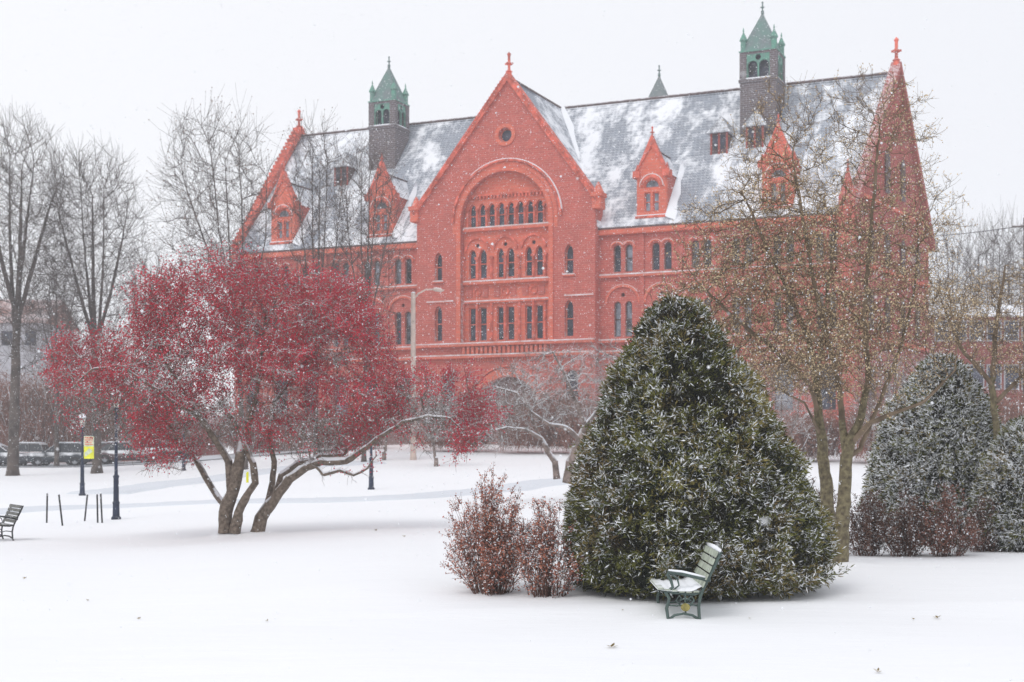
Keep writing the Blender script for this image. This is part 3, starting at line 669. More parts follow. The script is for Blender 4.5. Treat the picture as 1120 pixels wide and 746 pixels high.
# --- small hooded wooden dormers higher on the slope
def small_dormer(px, py):
    z = 0
    vv = 4.2
    for _ in range(8): uu, z = UZ(px, py, vv); vv = roof_v(z - .6)
    d = bpy.data.objects.new('roof_dormer', None); COL.objects.link(d); d.parent = hall; d.location = (uu, vv - .1, z - ZB)
    MB().box(-.6, .6, 0, 1.8, -.8, .75).build('wall', M_wood, d, bevel=.03)
    MB().box(-.42, -.04, -.03, .01, -.4, .55).box(.04, .42, -.03, .01, -.4, .55).build('window', M_glass, d)
    MB().box(-.07, .07, -.05, 0, -.8, .7).box(-.62, -.5, -.05, 0, -.8, .7).box(.5, .62, -.05, 0, -.8, .7).build('red_frame', M_ebrick, d)
    m = MB().add([(-.85, -.3, .7), (.85, -.3, .7), (.85, 2.6, .7), (-.85, 2.6, .7), (0, .5, 2.0), (0, 2.6, 2.0)], [(0, 1, 4), (1, 2, 5, 4), (3, 0, 4, 5), (2, 3, 5), (0, 3, 2, 1)]); m.build('roof', M_slate2, d)
for p in ((374, 193), (787, 157), (826, 150)): small_dormer(*p)
# --- copper-capped turrets
def turret(px, v, ze, a, apex, spire_only=False):
    u = U(px, v); d = bpy.data.objects.new('turret', None); COL.objects.link(d); d.parent = hall; d.location = (u, v, ze - ZB)
    h = a / 2
    if not spire_only:
        MB().box(-h, h, -h, h, -9, -1.95).box(-h - .08, h + .08, -h - .08, h + .08, -2.1, -1.9).build('shaft', M_tower, d)
        piers = MB()
        for sx in (-1, 1):
            for sy in (-1, 1): piers.box(sx * (h - .22) - .24, sx * (h - .22) + .24, sy * (h - .22) - .24, sy * (h - .22) + .24, -1.9, 0)
        piers.box(-h, h, -h, h, -.16, 0); piers.build('pier', M_tower, d)
        MB().box(-h + .5, h - .5, -h + .5, h - .5, -1.9, -.1).build('core', M_glass, d)
        for rz in (0, math.pi / 2, math.pi, -math.pi / 2):
            xf = lambda o, r=rz: np.stack([o[:, 0] * math.cos(r) - o[:, 1] * math.sin(r), o[:, 0] * math.sin(r) + o[:, 1] * math.cos(r), o[:, 2]], -1)
            w = h - .45
            slab('tracery', outline(-w, w, -1.88, -.17), [outline(-w + .07, -.05, -1.80, -.62, 'round'), outline(.05, w - .07, -1.80, -.62, 'round'), outline(-.2, .2, -.60, -.22, 'circle')], -h + .05, -h + .2, M_copper, d, xf)
        MB().box(-h - .06, h + .06, -h - .06, h + .06, 0, .08).build('cornice', M_copper, d)
        MB().box(-h - .02, h + .02, -h - .02, h + .02, -1.88, -1.80).build('ledge_snow', M_cap, d)
    m = MB(); hh = h - .02
    m.add([(-hh, -hh, .08), (hh, -hh, .08), (hh, hh, .08), (-hh, hh, .08), (0, 0, apex)], [(0, 1, 4), (1, 2, 4), (2, 3, 4), (3, 0, 4)]); m.build('spire', M_copper_d if not spire_only else M_spire, d)
    finial(0, 0, apex - .1, .42, d, M_copper_d)
    if not spire_only:
        for sx in (-1, 1):
            for sy in (-1, 1):
                m = MB(); c = (sx * (h - .2), sy * (h - .2)); m.lathe(c, [(.2, .06), (.2, .8), (.28, .84), (.28, .9), (.03, 1.45), (.06, 1.5), (.02, 1.75)], 8); m.build('pinnacle', M_copper, d)
    return d
def zat(px, py, v): return UZ(px, py, v)[1]
turret(425.5, 6.6, zat(425, 112, 6), 2.3, zat(425, 70, 6.6) - zat(425, 112, 6.6))
turret(834, 6.6, zat(834, 58, 6), 2.55, zat(834, 11, 6.6) - zat(834, 58, 6.6))
turret(721, 14.5, zat(721, 112, 14.5), 1.55, zat(721, 82, 14.5) - zat(721, 112, 14.5), True)

# ================================================================ other buildings
def house(name, px0, px1, Y, ztop, zr, depth, wm, rm, label, cat='house', wins=(), base=None):
    a, b = P(px0, 400, Y), P(px1, 400, Y); zb = Hs((a.x + b.x) / 2, Y) - .6; w = b.x - a.x
    r = empty(name, ((a.x + b.x) / 2, Y, zb), 0, label, cat)
    Z = lambda py: EYE + (HOR - py) / F * Y - zb
    z1, z2 = Z(ztop), Z(zr); hw = w / 2
    MB().box(-hw, hw, 0, depth, 0, z1).build('wall', wm, r)
    m = MB(); o = .4; m.add([(-hw - o, -o, z1 - .1), (hw + o, -o, z1 - .1), (hw + o, depth + o, z1 - .1), (-hw - o, depth + o, z1 - .1), (-hw - o, depth / 2, z2), (hw + o, depth / 2, z2)],
        [(0, 1, 5, 4), (3, 4, 5, 2), (0, 4, 3), (1, 2, 5), (0, 3, 2, 1)]); m.build('roof', rm, r)
    for (x, pz0, pz1, ww) in wins:
        xx = P(x, 400, Y).x - (a.x + b.x) / 2
        f = MB().box(xx - ww / 2 - .1, xx + ww / 2 + .1, -.08, 0, Z(pz1) - .1, Z(pz0) + .1).build('window', M_cream, r)
        MB().box(xx - ww / 2, xx + ww / 2, -.11, -.082, Z(pz1), Z(pz0)).build('pane', M_glass, f)
    return r
M_rroof = mat('rust_roof', (.30, .13, .10), .8, .15, 3, snow=(.75, 1.3), snow_noise=.6)
M_sroof = snow_mat('snowy_roof', (.80, .82, .86), .2)
house('brick_outbuilding', -190, 205, 112, 462, 446, 14, M_dbrick, M_sroof, 'low dark red brick building behind the parked cars with snow on its roof', 'building', [(x, 470, 484, 1.3) for x in range(-160, 190, 30)])
house('pale_house', -60, 48, 132, 352, 322, 9, M_cream, M_rroof, 'pale sided house with rusty red roof seen between bare branches at far left', 'house', [(8, 362, 378, 1.0), (34, 362, 378, 1.0)])
house('brick_annex', 1010, 1400, 104, 345, 322, 14, M_dbrick, M_slate, 'lower brick annex with slate roof at the right edge past the hall', 'building',
      [(x, 352, 372, .9) for x in range(1030, 1390, 19)] + [(x, 400, 425, .9) for x in range(1030, 1390, 19)])

# ================================================================ trees
def grow(seed, stems, blobs, n_att, D=.25, di=2.0, dk=.45, up=.1, iters=160, jit=.25, hole=None):
    """space colonisation; stems: list of [(x,y,z,r),...]; blobs: (c,(rx,ry,rz),weight)"""
    r = np.random.default_rng(seed); pos = []; par = []; rmin = []
    for si, s in enumerate(stems):
        prev = -1
        p0 = np.array(s[0][:3])
        if si and len(pos):
            d = np.linalg.norm(np.array(pos) - p0, axis=1); j = int(d.argmin())
            if d[j] < max(D * 1.6, .22): prev = j
        for a, b in zip(s[:-1], s[1:]):
            L = np.linalg.norm(np.array(b[:3]) - np.array(a[:3])); k = max(1, int(L / D))
            for t in np.arange(k) / k:
                q = np.array(a[:3]) * (1 - t) + np.array(b[:3]) * t
                pos.append(q + r.normal(0, .06, 3) * min(D, .2) * (len(pos) > 2)); par.append(prev); rmin.append(a[3] * (1 - t) + b[3] * t); prev = len(pos) - 1
        pos.append(np.array(s[-1][:3])); par.append(prev); rmin.append(s[-1][3])
    nst = len(pos)
    W = np.array([b[2] for b in blobs], float); W /= W.sum(); att = []
    for i in r.choice(len(blobs), n_att, p=W):
        c, rad, _ = blobs[i]; v = r.normal(size=3); v /= np.linalg.norm(v); att.append(np.array(c) + v * np.array(rad) * r.random() ** .42)
    att = np.array(att); P_ = np.array(pos)
    if hole is not None: att = att[np.array([mnoise.noise(Vector(a) * hole[0] + Vector((seed, 0, 0))) for a in att]) > hole[1]]
    d2 = ((att[:, None] - P_[None]) ** 2).sum(-1); near = d2.argmin(1); nd = d2.min(1)
    for it in range(iters):
        act = nd < di * di if it > 12 else nd < (di * 3) ** 2
        if not act.any():
            if not len(att): break
            act = nd <= np.partition(nd, min(4, len(nd) - 1))[min(4, len(nd) - 1)]
        base = np.array(pos); idx = near[act]; v = att[act] - base[idx]; v /= np.linalg.norm(v, axis=1)[:, None] + 1e-9
        un, inv = np.unique(idx, return_inverse=True); S = np.zeros((len(un), 3)); np.add.at(S, inv, v)
        S = S / (np.linalg.norm(S, axis=1)[:, None] + 1e-9) + r.normal(0, jit, S.shape); S[:, 2] += up
        S /= np.linalg.norm(S, axis=1)[:, None] + 1e-9
        newp = base[un] + S * D; s0 = len(pos)
        for k_, q in enumerate(newp): pos.append(q); par.append(int(un[k_])); rmin.append(0)
        dn_ = ((att[:, None] - newp[None]) ** 2).sum(-1); m = dn_.min(1); am = dn_.argmin(1)
        bt = m < nd; near[bt] = am[bt] + s0; nd[bt] = m[bt]
        keep = nd > dk * dk; att = att[keep]; near = near[keep]; nd = nd[keep]
        if len(att) < 5 or len(pos) > 24000: break
    return np.array(pos), np.array(par), np.array(rmin), nst
def radii(par, rmin, tip, ex=2.3, cap=None):
    n = len(par); acc = np.zeros(n); has = np.zeros(n, bool)
    r = np.zeros(n)
    order = range(n - 1, -1, -1)
    for i in order:
        if acc[i] == 0: acc[i] = tip ** ex
        r[i] = acc[i] ** (1 / ex)
        if par[i] >= 0: acc[par[i]] += acc[i] * 1.002
    if cap: r = np.minimum(r, cap)
    return np.maximum(r, rmin)
def tubes(pos, par, r, lo=0, hi=9):
    """vectorised: one prism per edge with radius range [lo,hi)"""
    n = len(pos); e = np.where(par >= 0)[0]; e = e[(r[e] >= lo) & (r[e] < hi)]
    Vs = []; Fs = []; off = 0
    for sides, a, b in ((10, .06, 9), (6, .022, .06), (3, 0, .022)):
        s = e[(r[e] >= a) & (r[e] < b)]
        if not len(s): continue
        p1 = pos[s]; p0 = pos[par[s]]; rr1 = r[s]; rr0 = np.minimum(r[par[s]], rr1 * 1.35)
        # use shared node directions for watertight-looking joints
        d = p1 - p0; d /= np.linalg.norm(d, axis=1)[:, None] + 1e-9
        pp = par[par[s]]; dp = np.where((pp >= 0)[:, None], p0 - pos[np.maximum(pp, 0)], d); dp /= np.linalg.norm(dp, axis=1)[:, None] + 1e-9
        al = (dp * d).sum(1); d0 = np.where((al > .6)[:, None], dp + d, d); d0 /= np.linalg.norm(d0, axis=1)[:, None]
        # direction at far end: towards thickest child
        ref = np.array([.31, .93, .2]); ring = []
        ch = np.full(n, -1); 
        for i in e:
            q = par[i]
            if ch[q] < 0 or r[i] > r[ch[q]]: ch[q] = i
        cc = ch[s]; dc = np.where((cc >= 0)[:, None], pos[np.maximum(cc, 0)] - p1, d); dc /= np.linalg.norm(dc, axis=1)[:, None] + 1e-9
        al = (dc * d).sum(1); d1 = np.where((al > .6)[:, None], dc + d, d); d1 /= np.linalg.norm(d1, axis=1)[:, None]
        for pp_, dd, rr in ((p0, d0, rr0), (p1, d1, rr1)):
            x = np.cross(dd, ref); x /= np.linalg.norm(x, axis=1)[:, None] + 1e-9; y = np.cross(dd, x)
            for j in range(sides):
                a_ = 2 * math.pi * j / sides; ring.append(pp_ + (x * math.cos(a_) + y * math.sin(a_)) * rr[:, None])
        V = np.stack(ring, 1)  # (m, 2*sides, 3)
        m = len(s); base = off + np.arange(m)[:, None, None] * (2 * sides)
        f = np.array([[j, (j + 1) % sides, sides + (j + 1) % sides, sides + j] for j in range(sides)])[None]
        Fs.append((base + f).reshape(-1, 4)); Vs.append(V.reshape(-1, 3)); off += m * 2 * sides
    if not Vs: return np.zeros((0, 3)), np.zeros((0, 4), int)
    return np.concatenate(Vs), np.concatenate(Fs)
def twigs(pos, par, r, rmax, per, length, rt, seed, spread=.8, up=.15, segs=2):
    q = np.random.default_rng(seed); s = np.where((r < rmax) & (par >= 0))[0]; s = np.repeat(s, per); m = len(s)
    if not m: return np.zeros((0, 3)), np.zeros((0, 4), int), np.zeros((0, 3)), np.zeros((0, 3))
    t = q.random(m)[:, None]; p = pos[par[s]] * (1 - t) + pos[s] * t
    d = pos[s] - pos[par[s]]; d /= np.linalg.norm(d, axis=1)[:, None] + 1e-9
    V = []; Fs = []; off = 0; mids = []
    for k in range(segs):
        d = d + q.normal(0, spread if k == 0 else spread * .45, (m, 3)); d[:, 2] += up; d /= np.linalg.norm(d, axis=1)[:, None] + 1e-9
        L = length * q.uniform(.5, 1.25, m)[:, None] / segs; p2 = p + d * L
        x = np.cross(d, [.3, .9, .2]); x /= np.linalg.norm(x, axis=1)[:, None] + 1e-9; y = np.cross(d, x)
        r0, r1 = rt * (1 - .4 * k / segs), rt * (1 - .4 * (k + 1) / segs); ring = []
        for pp_, rr in ((p, r0), (p2, r1)):
            for j in range(3):
                a_ = 2 * math.pi * j / 3; ring.append(pp_ + (x * math.cos(a_) + y * math.sin(a_)) * rr)
        V.append(np.stack(ring, 1).reshape(-1, 3)); f = np.array([[j, (j + 1) % 3, 3 + (j + 1) % 3, 3 + j] for j in range(3)])[None]
        Fs.append((off + np.arange(m)[:, None, None] * 6 + f).reshape(-1, 4)); off += m * 6; mids.append((p + p2) / 2); p = p2
    return np.concatenate(V), np.concatenate(Fs), p, np.concatenate(mids)
def blades(c, d, L, W, seed):
    """rhombic leaf faces at c along d"""
    q = np.random.default_rng(seed); n = len(c); d = d / (np.linalg.norm(d, axis=1)[:, None] + 1e-9)
    s = np.cross(d, q.normal(size=(n, 3))); s /= np.linalg.norm(s, axis=1)[:, None] + 1e-9
    L = np.asarray(L).reshape(-1, 1) * np.ones((n, 1)); W = np.asarray(W).reshape(-1, 1) * np.ones((n, 1))
    return np.stack([c, c + d * L * .45 + s * W / 2, c + d * L, c + d * L * .45 - s * W / 2], 1)
def octa(c, r, name, m, parent=None, midx=None):
    n = len(c); r = np.asarray(r).reshape(-1, 1) * np.ones((n, 1))
    D = np.array([[1,0,0],[-1,0,0],[0,1,0],[0,-1,0],[0,0,1],[0,0,-1]], float)
    V = (c[:, None] + D[None] * r[:, None]).reshape(-1, 3)
    f = np.array([[0,2,4],[2,1,4],[1,3,4],[3,0,4],[2,0,5],[1,2,5],[3,1,5],[0,3,5]])[None]; Fc = (np.arange(n)[:, None, None] * 6 + f).reshape(-1, 3)
    return idx_mesh(name, V, Fc, m, parent, None if midx is None else np.repeat(midx, 8), smooth=True)
def stem_px(Y, pts, dy=None):
    out = []
    for i, p in enumerate(pts):
        y = Y + (p[3] if len(p) > 3 else 0); q = P(p[0], p[1], y); out.append((q.x, q.y, q.z, p[2]))
    return out
def blob_px(Y, cx, cy, rx, ry, w=1, dy=0, rd=None):
    c = P(cx, cy, Y + dy); s = Y / F; return (tuple(c), (rx * s, (rd if rd else (rx + ry) / 2 * s), ry * s), w)
def make_tree(name, label, cat, base, stems, blobs, n_att, bark, seed, D=.25, di=2, dk=.45, up=.1, tip=.008, ex=2.3, tw=(.03, 2, .35, .006), fruit=None, group=None, spread=.8, tup=.15, bark2=None, jit=.25, split=.05, rs=1.0, lsnow=0, gnarl=.06, hole=None):
    root = empty(name, base, 0, label, cat, group)
    pos, par, rmin, nst = grow(seed, stems, blobs, n_att, D, di, dk, up, jit=jit, hole=hole)
    gq = np.random.default_rng(seed + 9); gn = 1 + gnarl * gq.normal(size=len(par)); r = radii(par, rmin * rs * gn, tip, ex)
    for i in range(len(par) - 1, -1, -1):
        if par[i] >= 0 and r[par[i]] < r[i] * .99: r[par[i]] = r[i] * .99
    b = np.array(base)
    V, Fc = tubes(pos, par, r, split, 9)
    if len(V): idx_mesh('trunk', V - b, Fc, bark, root)
    if lsnow:
        dd = pos - pos[np.maximum(par, 0)]; L_ = np.linalg.norm(dd, axis=1) + 1e-9; fl = np.abs(dd[:, 2]) / L_
        sel = (par >= 0) & (r > lsnow) & (fl < .80)
        sp_ = pos + np.array([0, 0, 1.0]) * (r * .72)[:, None]; sr = np.where(sel, r * (.62 - .25 * fl) + .004, 0)
        ss = np.where(sel)[0]; P0 = pos[par[ss]] + np.array([0, 0, 1.0]) * (r[ss] * .72)[:, None]
        pp = np.concatenate([P0, sp_[ss]]); pr = np.concatenate([np.full(len(ss), -1), np.arange(len(ss))]); r2 = np.concatenate([sr[ss], sr[ss]])
        Vq, Fq = tubes(pp, pr, r2, 0, 9)
        if len(Vq): idx_mesh('limb_snow', Vq - b, Fq, M_cap, root)['kind'] = 'stuff'
    V1, F1 = tubes(pos, par, r, 0, split); V2, F2, tips, mids = twigs(pos, par, r, tw[0], tw[1], tw[2], tw[3], seed + 1, spread, tup)
    V = np.concatenate([V1, V2]); Fc = np.concatenate([F1, F2 + len(V1)]); idx_mesh('branches', V - b, Fc, bark2 or bark, root, smooth=False)
    if fruit: fruit(root, tips - b, mids - b, pos - b, r)
    return root

# ---- red crabapple
Y = 34.5
def berries(root, tips, mids, pos, r):
    q = np.random.default_rng(11)
    c = np.concatenate([tips, mids]); n = len(c)
    # berries hang in clumps: denser towards outer and upper crown
    dens = np.array([mnoise.noise(Vector(p) * .8 + Vector((3, 1, 7))) for p in c]) * 1.9 + .50 + np.clip(c[:, 2] - 3.0, -1.8, 2) * .26
    c = c[q.random(n) < dens * .85]; k = 3; c = np.repeat(c, k, 0) + q.normal(0, .055, (len(c) * k, 3))
    o = octa(c, q.uniform(.010, .023, len(c)), 'berries', M_berry, root); o['kind'] = 'stuff'
    c2 = np.concatenate([tips, mids]); c2 = c2[q.random(len(c2)) < .12] ; o = octa(c2 + q.normal(0, .03, c2.shape), q.uniform(.010, .02, len(c2)), 'twig_snow', M_flake, root); o['kind'] = 'stuff'
red_stems = [
    stem_px(Y, [(247, 583, .21), (246, 560, .20), (254, 540, .17, -.1), (262, 505, .14, -.2), (268, 478, .11), (278, 445, .07), (285, 400, .05), (290, 350, .03)]),
    stem_px(Y, [(254, 540, .15, -.1), (250, 505, .10), (236, 482, .09), (218, 455, .07, -.3), (195, 420, .05, -.5), (170, 380, .03, -.7)]),
    stem_px(Y, [(257, 583, .16, -.15), (261, 560, .14, -.2), (272, 540, .11, -.3), (279, 528, .10, -.35), (277, 508, .09, -.3), (268, 487, .08, -.2), (262, 470, .07), (240, 440, .05, -.4)]),
    stem_px(Y, [(243, 550, .09, .2), (232, 535, .085, .4), (221, 515, .08, .5), (210, 495, .07, .6), (190, 470, .05, .8), (160, 440, .035, 1), (130, 420, .025, 1)]),
    stem_px(Y, [(252, 596, .15), (277, 592, .20, .1), (283, 580, .19, .1), (286, 566, .17, .1), (300, 545, .15), (318, 524, .13, -.1), (334, 511, .12, -.2), (352, 505, .10, -.3), (378, 505, .09, -.4), (396, 493, .075, -.5), (415, 478, .06, -.6), (440, 462, .045, -.7), (468, 455, .035, -.8), (492, 458, .028, -.8), (508, 472, .02, -.8)]),
    stem_px(Y, [(290, 562, .11, .15), (297, 535, .09, .3), (300, 505, .075, .4), (294, 480, .065, .4), (300, 440, .05, .6), (330, 400, .035, 1), (360, 360, .025, 1.2)]),
    stem_px(Y, [(300, 545, .09), (308, 520, .08, .2), (325, 507, .07, .3), (350, 498, .06, .5), (376, 497, .05, .6), (400, 470, .04, .8), (430, 440, .03, 1)]),
    stem_px(Y, [(344, 508, .06, -.25), (354, 520, .05, -.4), (372, 514, .045, -.5), (388, 520, .04, -.6), (402, 512, .03, -.7), (412, 498, .02, -.8)]),
    stem_px(Y, [(218, 455, .05, -.3), (190, 440, .045, -1), (160, 418, .035, -1.4), (130, 400, .03, -1.6), (100, 404, .022, -1.7), (80, 425, .015, -1.7)]),
]
red_blobs = [blob_px(Y, 100, 420, 50, 60, .8), blob_px(Y, 165, 345, 45, 52, 1.0, -.3), blob_px(Y, 250, 320, 80, 50, 1.6, 0, 2.4), blob_px(Y, 350, 345, 70, 58, 1.4, .2, 2.3),
    blob_px(Y, 190, 410, 90, 60, 1.4, -.6, 2.2), blob_px(Y, 300, 410, 95, 60, 1.6, 0, 2.8), blob_px(Y, 400, 430, 80, 45, 1.1, 0, 2), blob_px(Y, 475, 435, 55, 40, .7, -.3, 1.3),
    blob_px(Y, 158, 478, 42, 40, .55, -.5, 1.2), blob_px(Y, 85, 395, 32, 38, .3, -.5, 1.0), blob_px(Y, 490, 480, 48, 24, .45, -.5, .8), blob_px(Y, 500, 430, 40, 35, .4, -.3, .8), blob_px(Y, 240, 445, 80, 32, .9, 0, 2), blob_px(Y, 350, 460, 75, 30, .9, 0, 1.8), blob_px(Y, 200, 480, 45, 22, .35, .3, 1), blob_px(Y, 240, 278, 26, 20, .22), blob_px(Y, 525, 455, 28, 28, .25, -.3, .7), blob_px(Y, 70, 400, 22, 30, .2, -.5, .7), blob_px(Y, 135, 395, 50, 50, .9, -.4, 1.4), blob_px(Y, 450, 445, 70, 40, .9, -.3, 1.2), blob_px(Y, 400, 370, 28, 35, .35)]
make_tree('crabapple_tree', 'wide spreading crabapple tree covered in red berries with several twisted trunks', 'tree', G(262, Y), red_stems, red_blobs, 7600, M_bark, 5,
    D=.16, di=1.5, dk=.215, up=.02, tip=.0058, ex=2.5, tw=(.055, 3, .34, .0052), rs=.86, fruit=berries, spread=.9, tup=-.02, jit=.42, lsnow=.018, gnarl=.09, hole=(.8, -.36))
g = P(270.6, 522, Y - .47)
tag(MB().box(g.x - .03, g.x + .03, g.y - .012, g.y, g.z - .13, g.z + .13).build('trunk_tag', M_yel, bevel=.004), 'small yellow tag hanging between the crabapple trunks', 'tag')

# ---- ochre bud tree on the right (two trees sharing a crown)
def buds(root, tips, mids, pos, r):
    q = np.random.default_rng(12); c = np.concatenate([tips, mids[: len(mids)]]); hz_ = c[:, 2] - 3.4; nn_ = np.array([mnoise.noise(Vector(p) * 1.6) for p in c]); c = c[q.random(len(c)) < np.clip(.9 - hz_ * .13 + nn_ * .6, .2, 1)]; c = c + q.normal(0, .012, c.shape); d = q.normal(size=c.shape); d[:, 2] += .3
    V = blades(c, d, q.uniform(.024, .048, len(c)), q.uniform(.015, .028, len(c)), 5)
    o = np_mesh('buds', V, 4, [M_bud, M_flake], root, (q.random(len(c)) < .12).astype(int)); o['kind'] = 'stuff'
Y = 22
ost = [
    stem_px(Y, [(918, 636, .23), (919, 616, .185), (920, 590, .16), (923, 540, .14), (926, 500, .13), (930, 482, .11), (942, 455, .085), (950, 415, .07, .1), (946, 350, .055, .2), (950, 280, .04, .2), (957, 200, .028, .2), (962, 140, .018)]),
    stem_px(Y, [(926, 500, .09), (922, 470, .08, .15), (919, 430, .07, .3), (908, 380, .055, .5), (893, 320, .04, .6), (880, 250, .03, .6), (868, 180, .02, .6)]),
    stem_px(Y, [(930, 485, .07), (952, 462, .055, -.2), (980, 452, .045, -.4), (1010, 440, .035, -.6), (1045, 405, .025, -.7)]),
    stem_px(Y, [(925, 500, .07, .1), (940, 492, .05, .2), (962, 440, .045, .4), (985, 380, .04, .5), (1000, 320, .03, .6), (1005, 260, .02, .6)]),
]
obl = [blob_px(Y, 960, 150, 68, 78, .7, .2, .9), blob_px(Y, 870, 165, 80, 85, .7, .4, .9), blob_px(Y, 1005, 250, 55, 75, .55, .4, .8), blob_px(Y, 830, 270, 70, 75, .8, .4, .8),
       blob_px(Y, 930, 300, 100, 90, 1.9, .2, 1.3), blob_px(Y, 990, 350, 90, 50, 1.7, -.2, 1.2), blob_px(Y, 900, 395, 100, 45, 1.3, 0, 1.3)]
make_tree('budding_tree', 'tall slender tree with pale ochre buds whose forked trunk stands right of the cone evergreen', 'tree', G(920, Y), ost, obl, 5000, M_bark_o, 21, D=.12, di=1.2, dk=.155, up=.10,
    tip=.0036, ex=2.45, rs=.7, tw=(.014, 3, .23, .003), fruit=buds, bark2=M_bark_t, spread=.7, tup=.25, group='ochre budding trees', jit=.35)
Y = 23.6
ost = [stem_px(Y, [(912, 625, .2), (910, 602, .165), (905, 550, .145), (900, 500, .13), (896, 455, .11), (893, 420, .09), (884, 370, .07, .1), (862, 320, .05, .2), (838, 270, .035, .2), (812, 210, .02, .2)]),
    stem_px(Y, [(896, 455, .06), (886, 420, .05, -.3), (850, 385, .04, -.5), (800, 345, .03, -.6), (760, 305, .02, -.6)]),
    stem_px(Y, [(893, 430, .06), (898, 380, .05, .3), (905, 320, .035, .4), (915, 250, .02, .4)]),
    stem_px(Y, [(898, 478, .035), (880, 440, .03, -.3), (850, 425, .022, -.5), (820, 440, .015, -.6)])]
obl = [blob_px(Y, 800, 325, 88, 65, 2.0, 0, 1.3), blob_px(Y, 840, 230, 65, 65, .9, .2, .9), blob_px(Y, 870, 370, 95, 60, 1.7, 0, 1.3), blob_px(Y, 785, 390, 60, 45, 1.0, -.3, 1), blob_px(Y, 910, 270, 55, 90, .7, .5, 1), blob_px(Y, 775, 255, 45, 45, .35)]
make_tree('budding_tree', 'ochre budded tree with straight unforked trunk just behind the right shoulder of the cone evergreen', 'tree', G(908, Y), ost, obl, 4800, M_bark_o, 22, D=.125, di=1.3, dk=.155, up=.08,
    tip=.0038, ex=2.45, rs=.7, tw=(.014, 3, .23, .003), fruit=buds, bark2=M_bark_t, spread=.7, tup=.2, group='ochre budding trees', jit=.35)
Y = 27
ost = [stem_px(Y, [(1096, 600, .13), (1092, 500, .10), (1085, 420, .08), (1090, 350, .05), (1100, 290, .03)]), stem_px(Y, [(1085, 420, .06), (1050, 380, .05), (1030, 330, .03)]), stem_px(Y, [(1088, 440, .06), (1130, 400, .05), (1160, 340, .03)])]
obl = [blob_px(Y, 1055, 335, 48, 40, 1, 0, 1), blob_px(Y, 1110, 335, 55, 48, 1.3, 0, 1), blob_px(Y, 1150, 390, 55, 50, 1, 0, 1), blob_px(Y, 1095, 385, 40, 30, .6, 0, .8)]
make_tree('budding_tree', 'ochre budded tree at the right edge rising behind the snowy domed evergreen', 'tree', G(1095, Y), ost, obl, 3800, M_bark_o, 23, D=.14, di=1.4, dk=.17, up=.06,
    tip=.004, ex=2.45, rs=.7, tw=(.015, 3, .22, .0032), fruit=buds, bark2=M_bark_t, spread=.7, tup=.2, group='ochre budding trees', jit=.35)

# ---- tall bare trees
def bare(label, px, Y, top, spread_px, seed, lean=0, n=900, r0=.35, D=.7, tip=.014, bark=None, forks=4, fruit=None, group='tall bare trees', forky=.35, tw=None, cx=None):
    g = G(px, Y); r = random.Random(seed); base_py = HOR - (g.z - EYE) / Y * F
    h = base_py - top; fy = base_py - h * forky
    st = [stem_px(Y, [(px, base_py + 4, r0 * 1.7), (px, base_py - 2, r0 * 1.25), (px, base_py - 9, r0), (px + lean * .2, (base_py + fy) / 2, r0 * .85), (px + lean * .35, fy, r0 * .75), (px + lean * .7, fy - h * .2, r0 * .45), (px + lean, top + h * .15, r0 * .12)])]
    for k in range(forks):
        s = (k / (forks - 1) * 2 - 1) * .75; y0 = fy + h * r.uniform(-.1, .05); dy = r.uniform(-.3, .3) * spread_px * Y / F
        st.append(stem_px(Y, [(px + lean * .35, y0, r0 * .4), (px + lean * .4 + s * spread_px * .35, y0 - h * .15, r0 * .33, dy * .4), (px + lean * .7 + s * spread_px * .7, y0 - h * .33, r0 * .2, dy), (px + lean + s * spread_px * .85, top + h * (.1 + .12 * abs(s)), r0 * .08, dy)]))
    c = px + lean * .8 if cx is None else cx
    bl_ = [blob_px(Y, c, top + h * .3, spread_px, h * .30, 1.5), blob_px(Y, c, top + h * .5, spread_px * .9, h * .22, .8), blob_px(Y, c - spread_px * .3, top + h * .2, spread_px * .5, h * .2, .5), blob_px(Y, c + spread_px * .35, top + h * .25, spread_px * .5, h * .22, .5)]
    return make_tree('bare_tree', label, 'tree', g, st, bl_, int(n * 2.4), bark or M_bark_f, seed, D=D * .8, di=D * 6, dk=D * .8, up=.35, tip=tip * .85, ex=2.7, rs=.8, tw=tw or (.035, 3, D * 2.2, tip * .62), fruit=fruit, spread=.36, tup=.3, group=group, jit=.2, split=.09)
def dead(root, tips, mids, pos, r):
    q = np.random.default_rng(14); c = tips[q.random(len(tips)) < .35]; o = octa(c, q.uniform(.018, .045, len(c)), 'seed_heads', M_dleaf, root); o['kind'] = 'stuff'
bare('tall bare grey tree at the left edge with thick flared trunk beside parked cars', 14, 84, 128, 62, 31, 10, 1300, .42)
bare('bare grey tree rising behind the crabapple at left, trunk beside the bannered lamp post', 106, 86, 160, 60, 32, -5, 1300, .36, forky=.3)
bare('slender bare tree leaning left in front of the west end of the hall', 268, 80, 118, 72, 33, -22, 620, .2, fruit=dead, D=.75, cx=238)
bare('slim bare tree in front of the hall roof left of the slate dormer', 345, 82, 126, 38, 34, 5, 420, .17, fruit=dead)
bare('slim bare tree in front of the turret left of the main gable', 398, 80, 150, 40, 35, 6, 380, .17, fruit=dead)
# smaller trees along the left background
bare('small bare tree between the two big bare trees at far left', 62, 96, 262, 40, 36, 0, 420, .2, group='small far bare trees')
bare('small bare tree in the gap between the far left trees and the crabapple', 165, 100, 268, 30, 37, 0, 320, .18, group='small far bare trees')
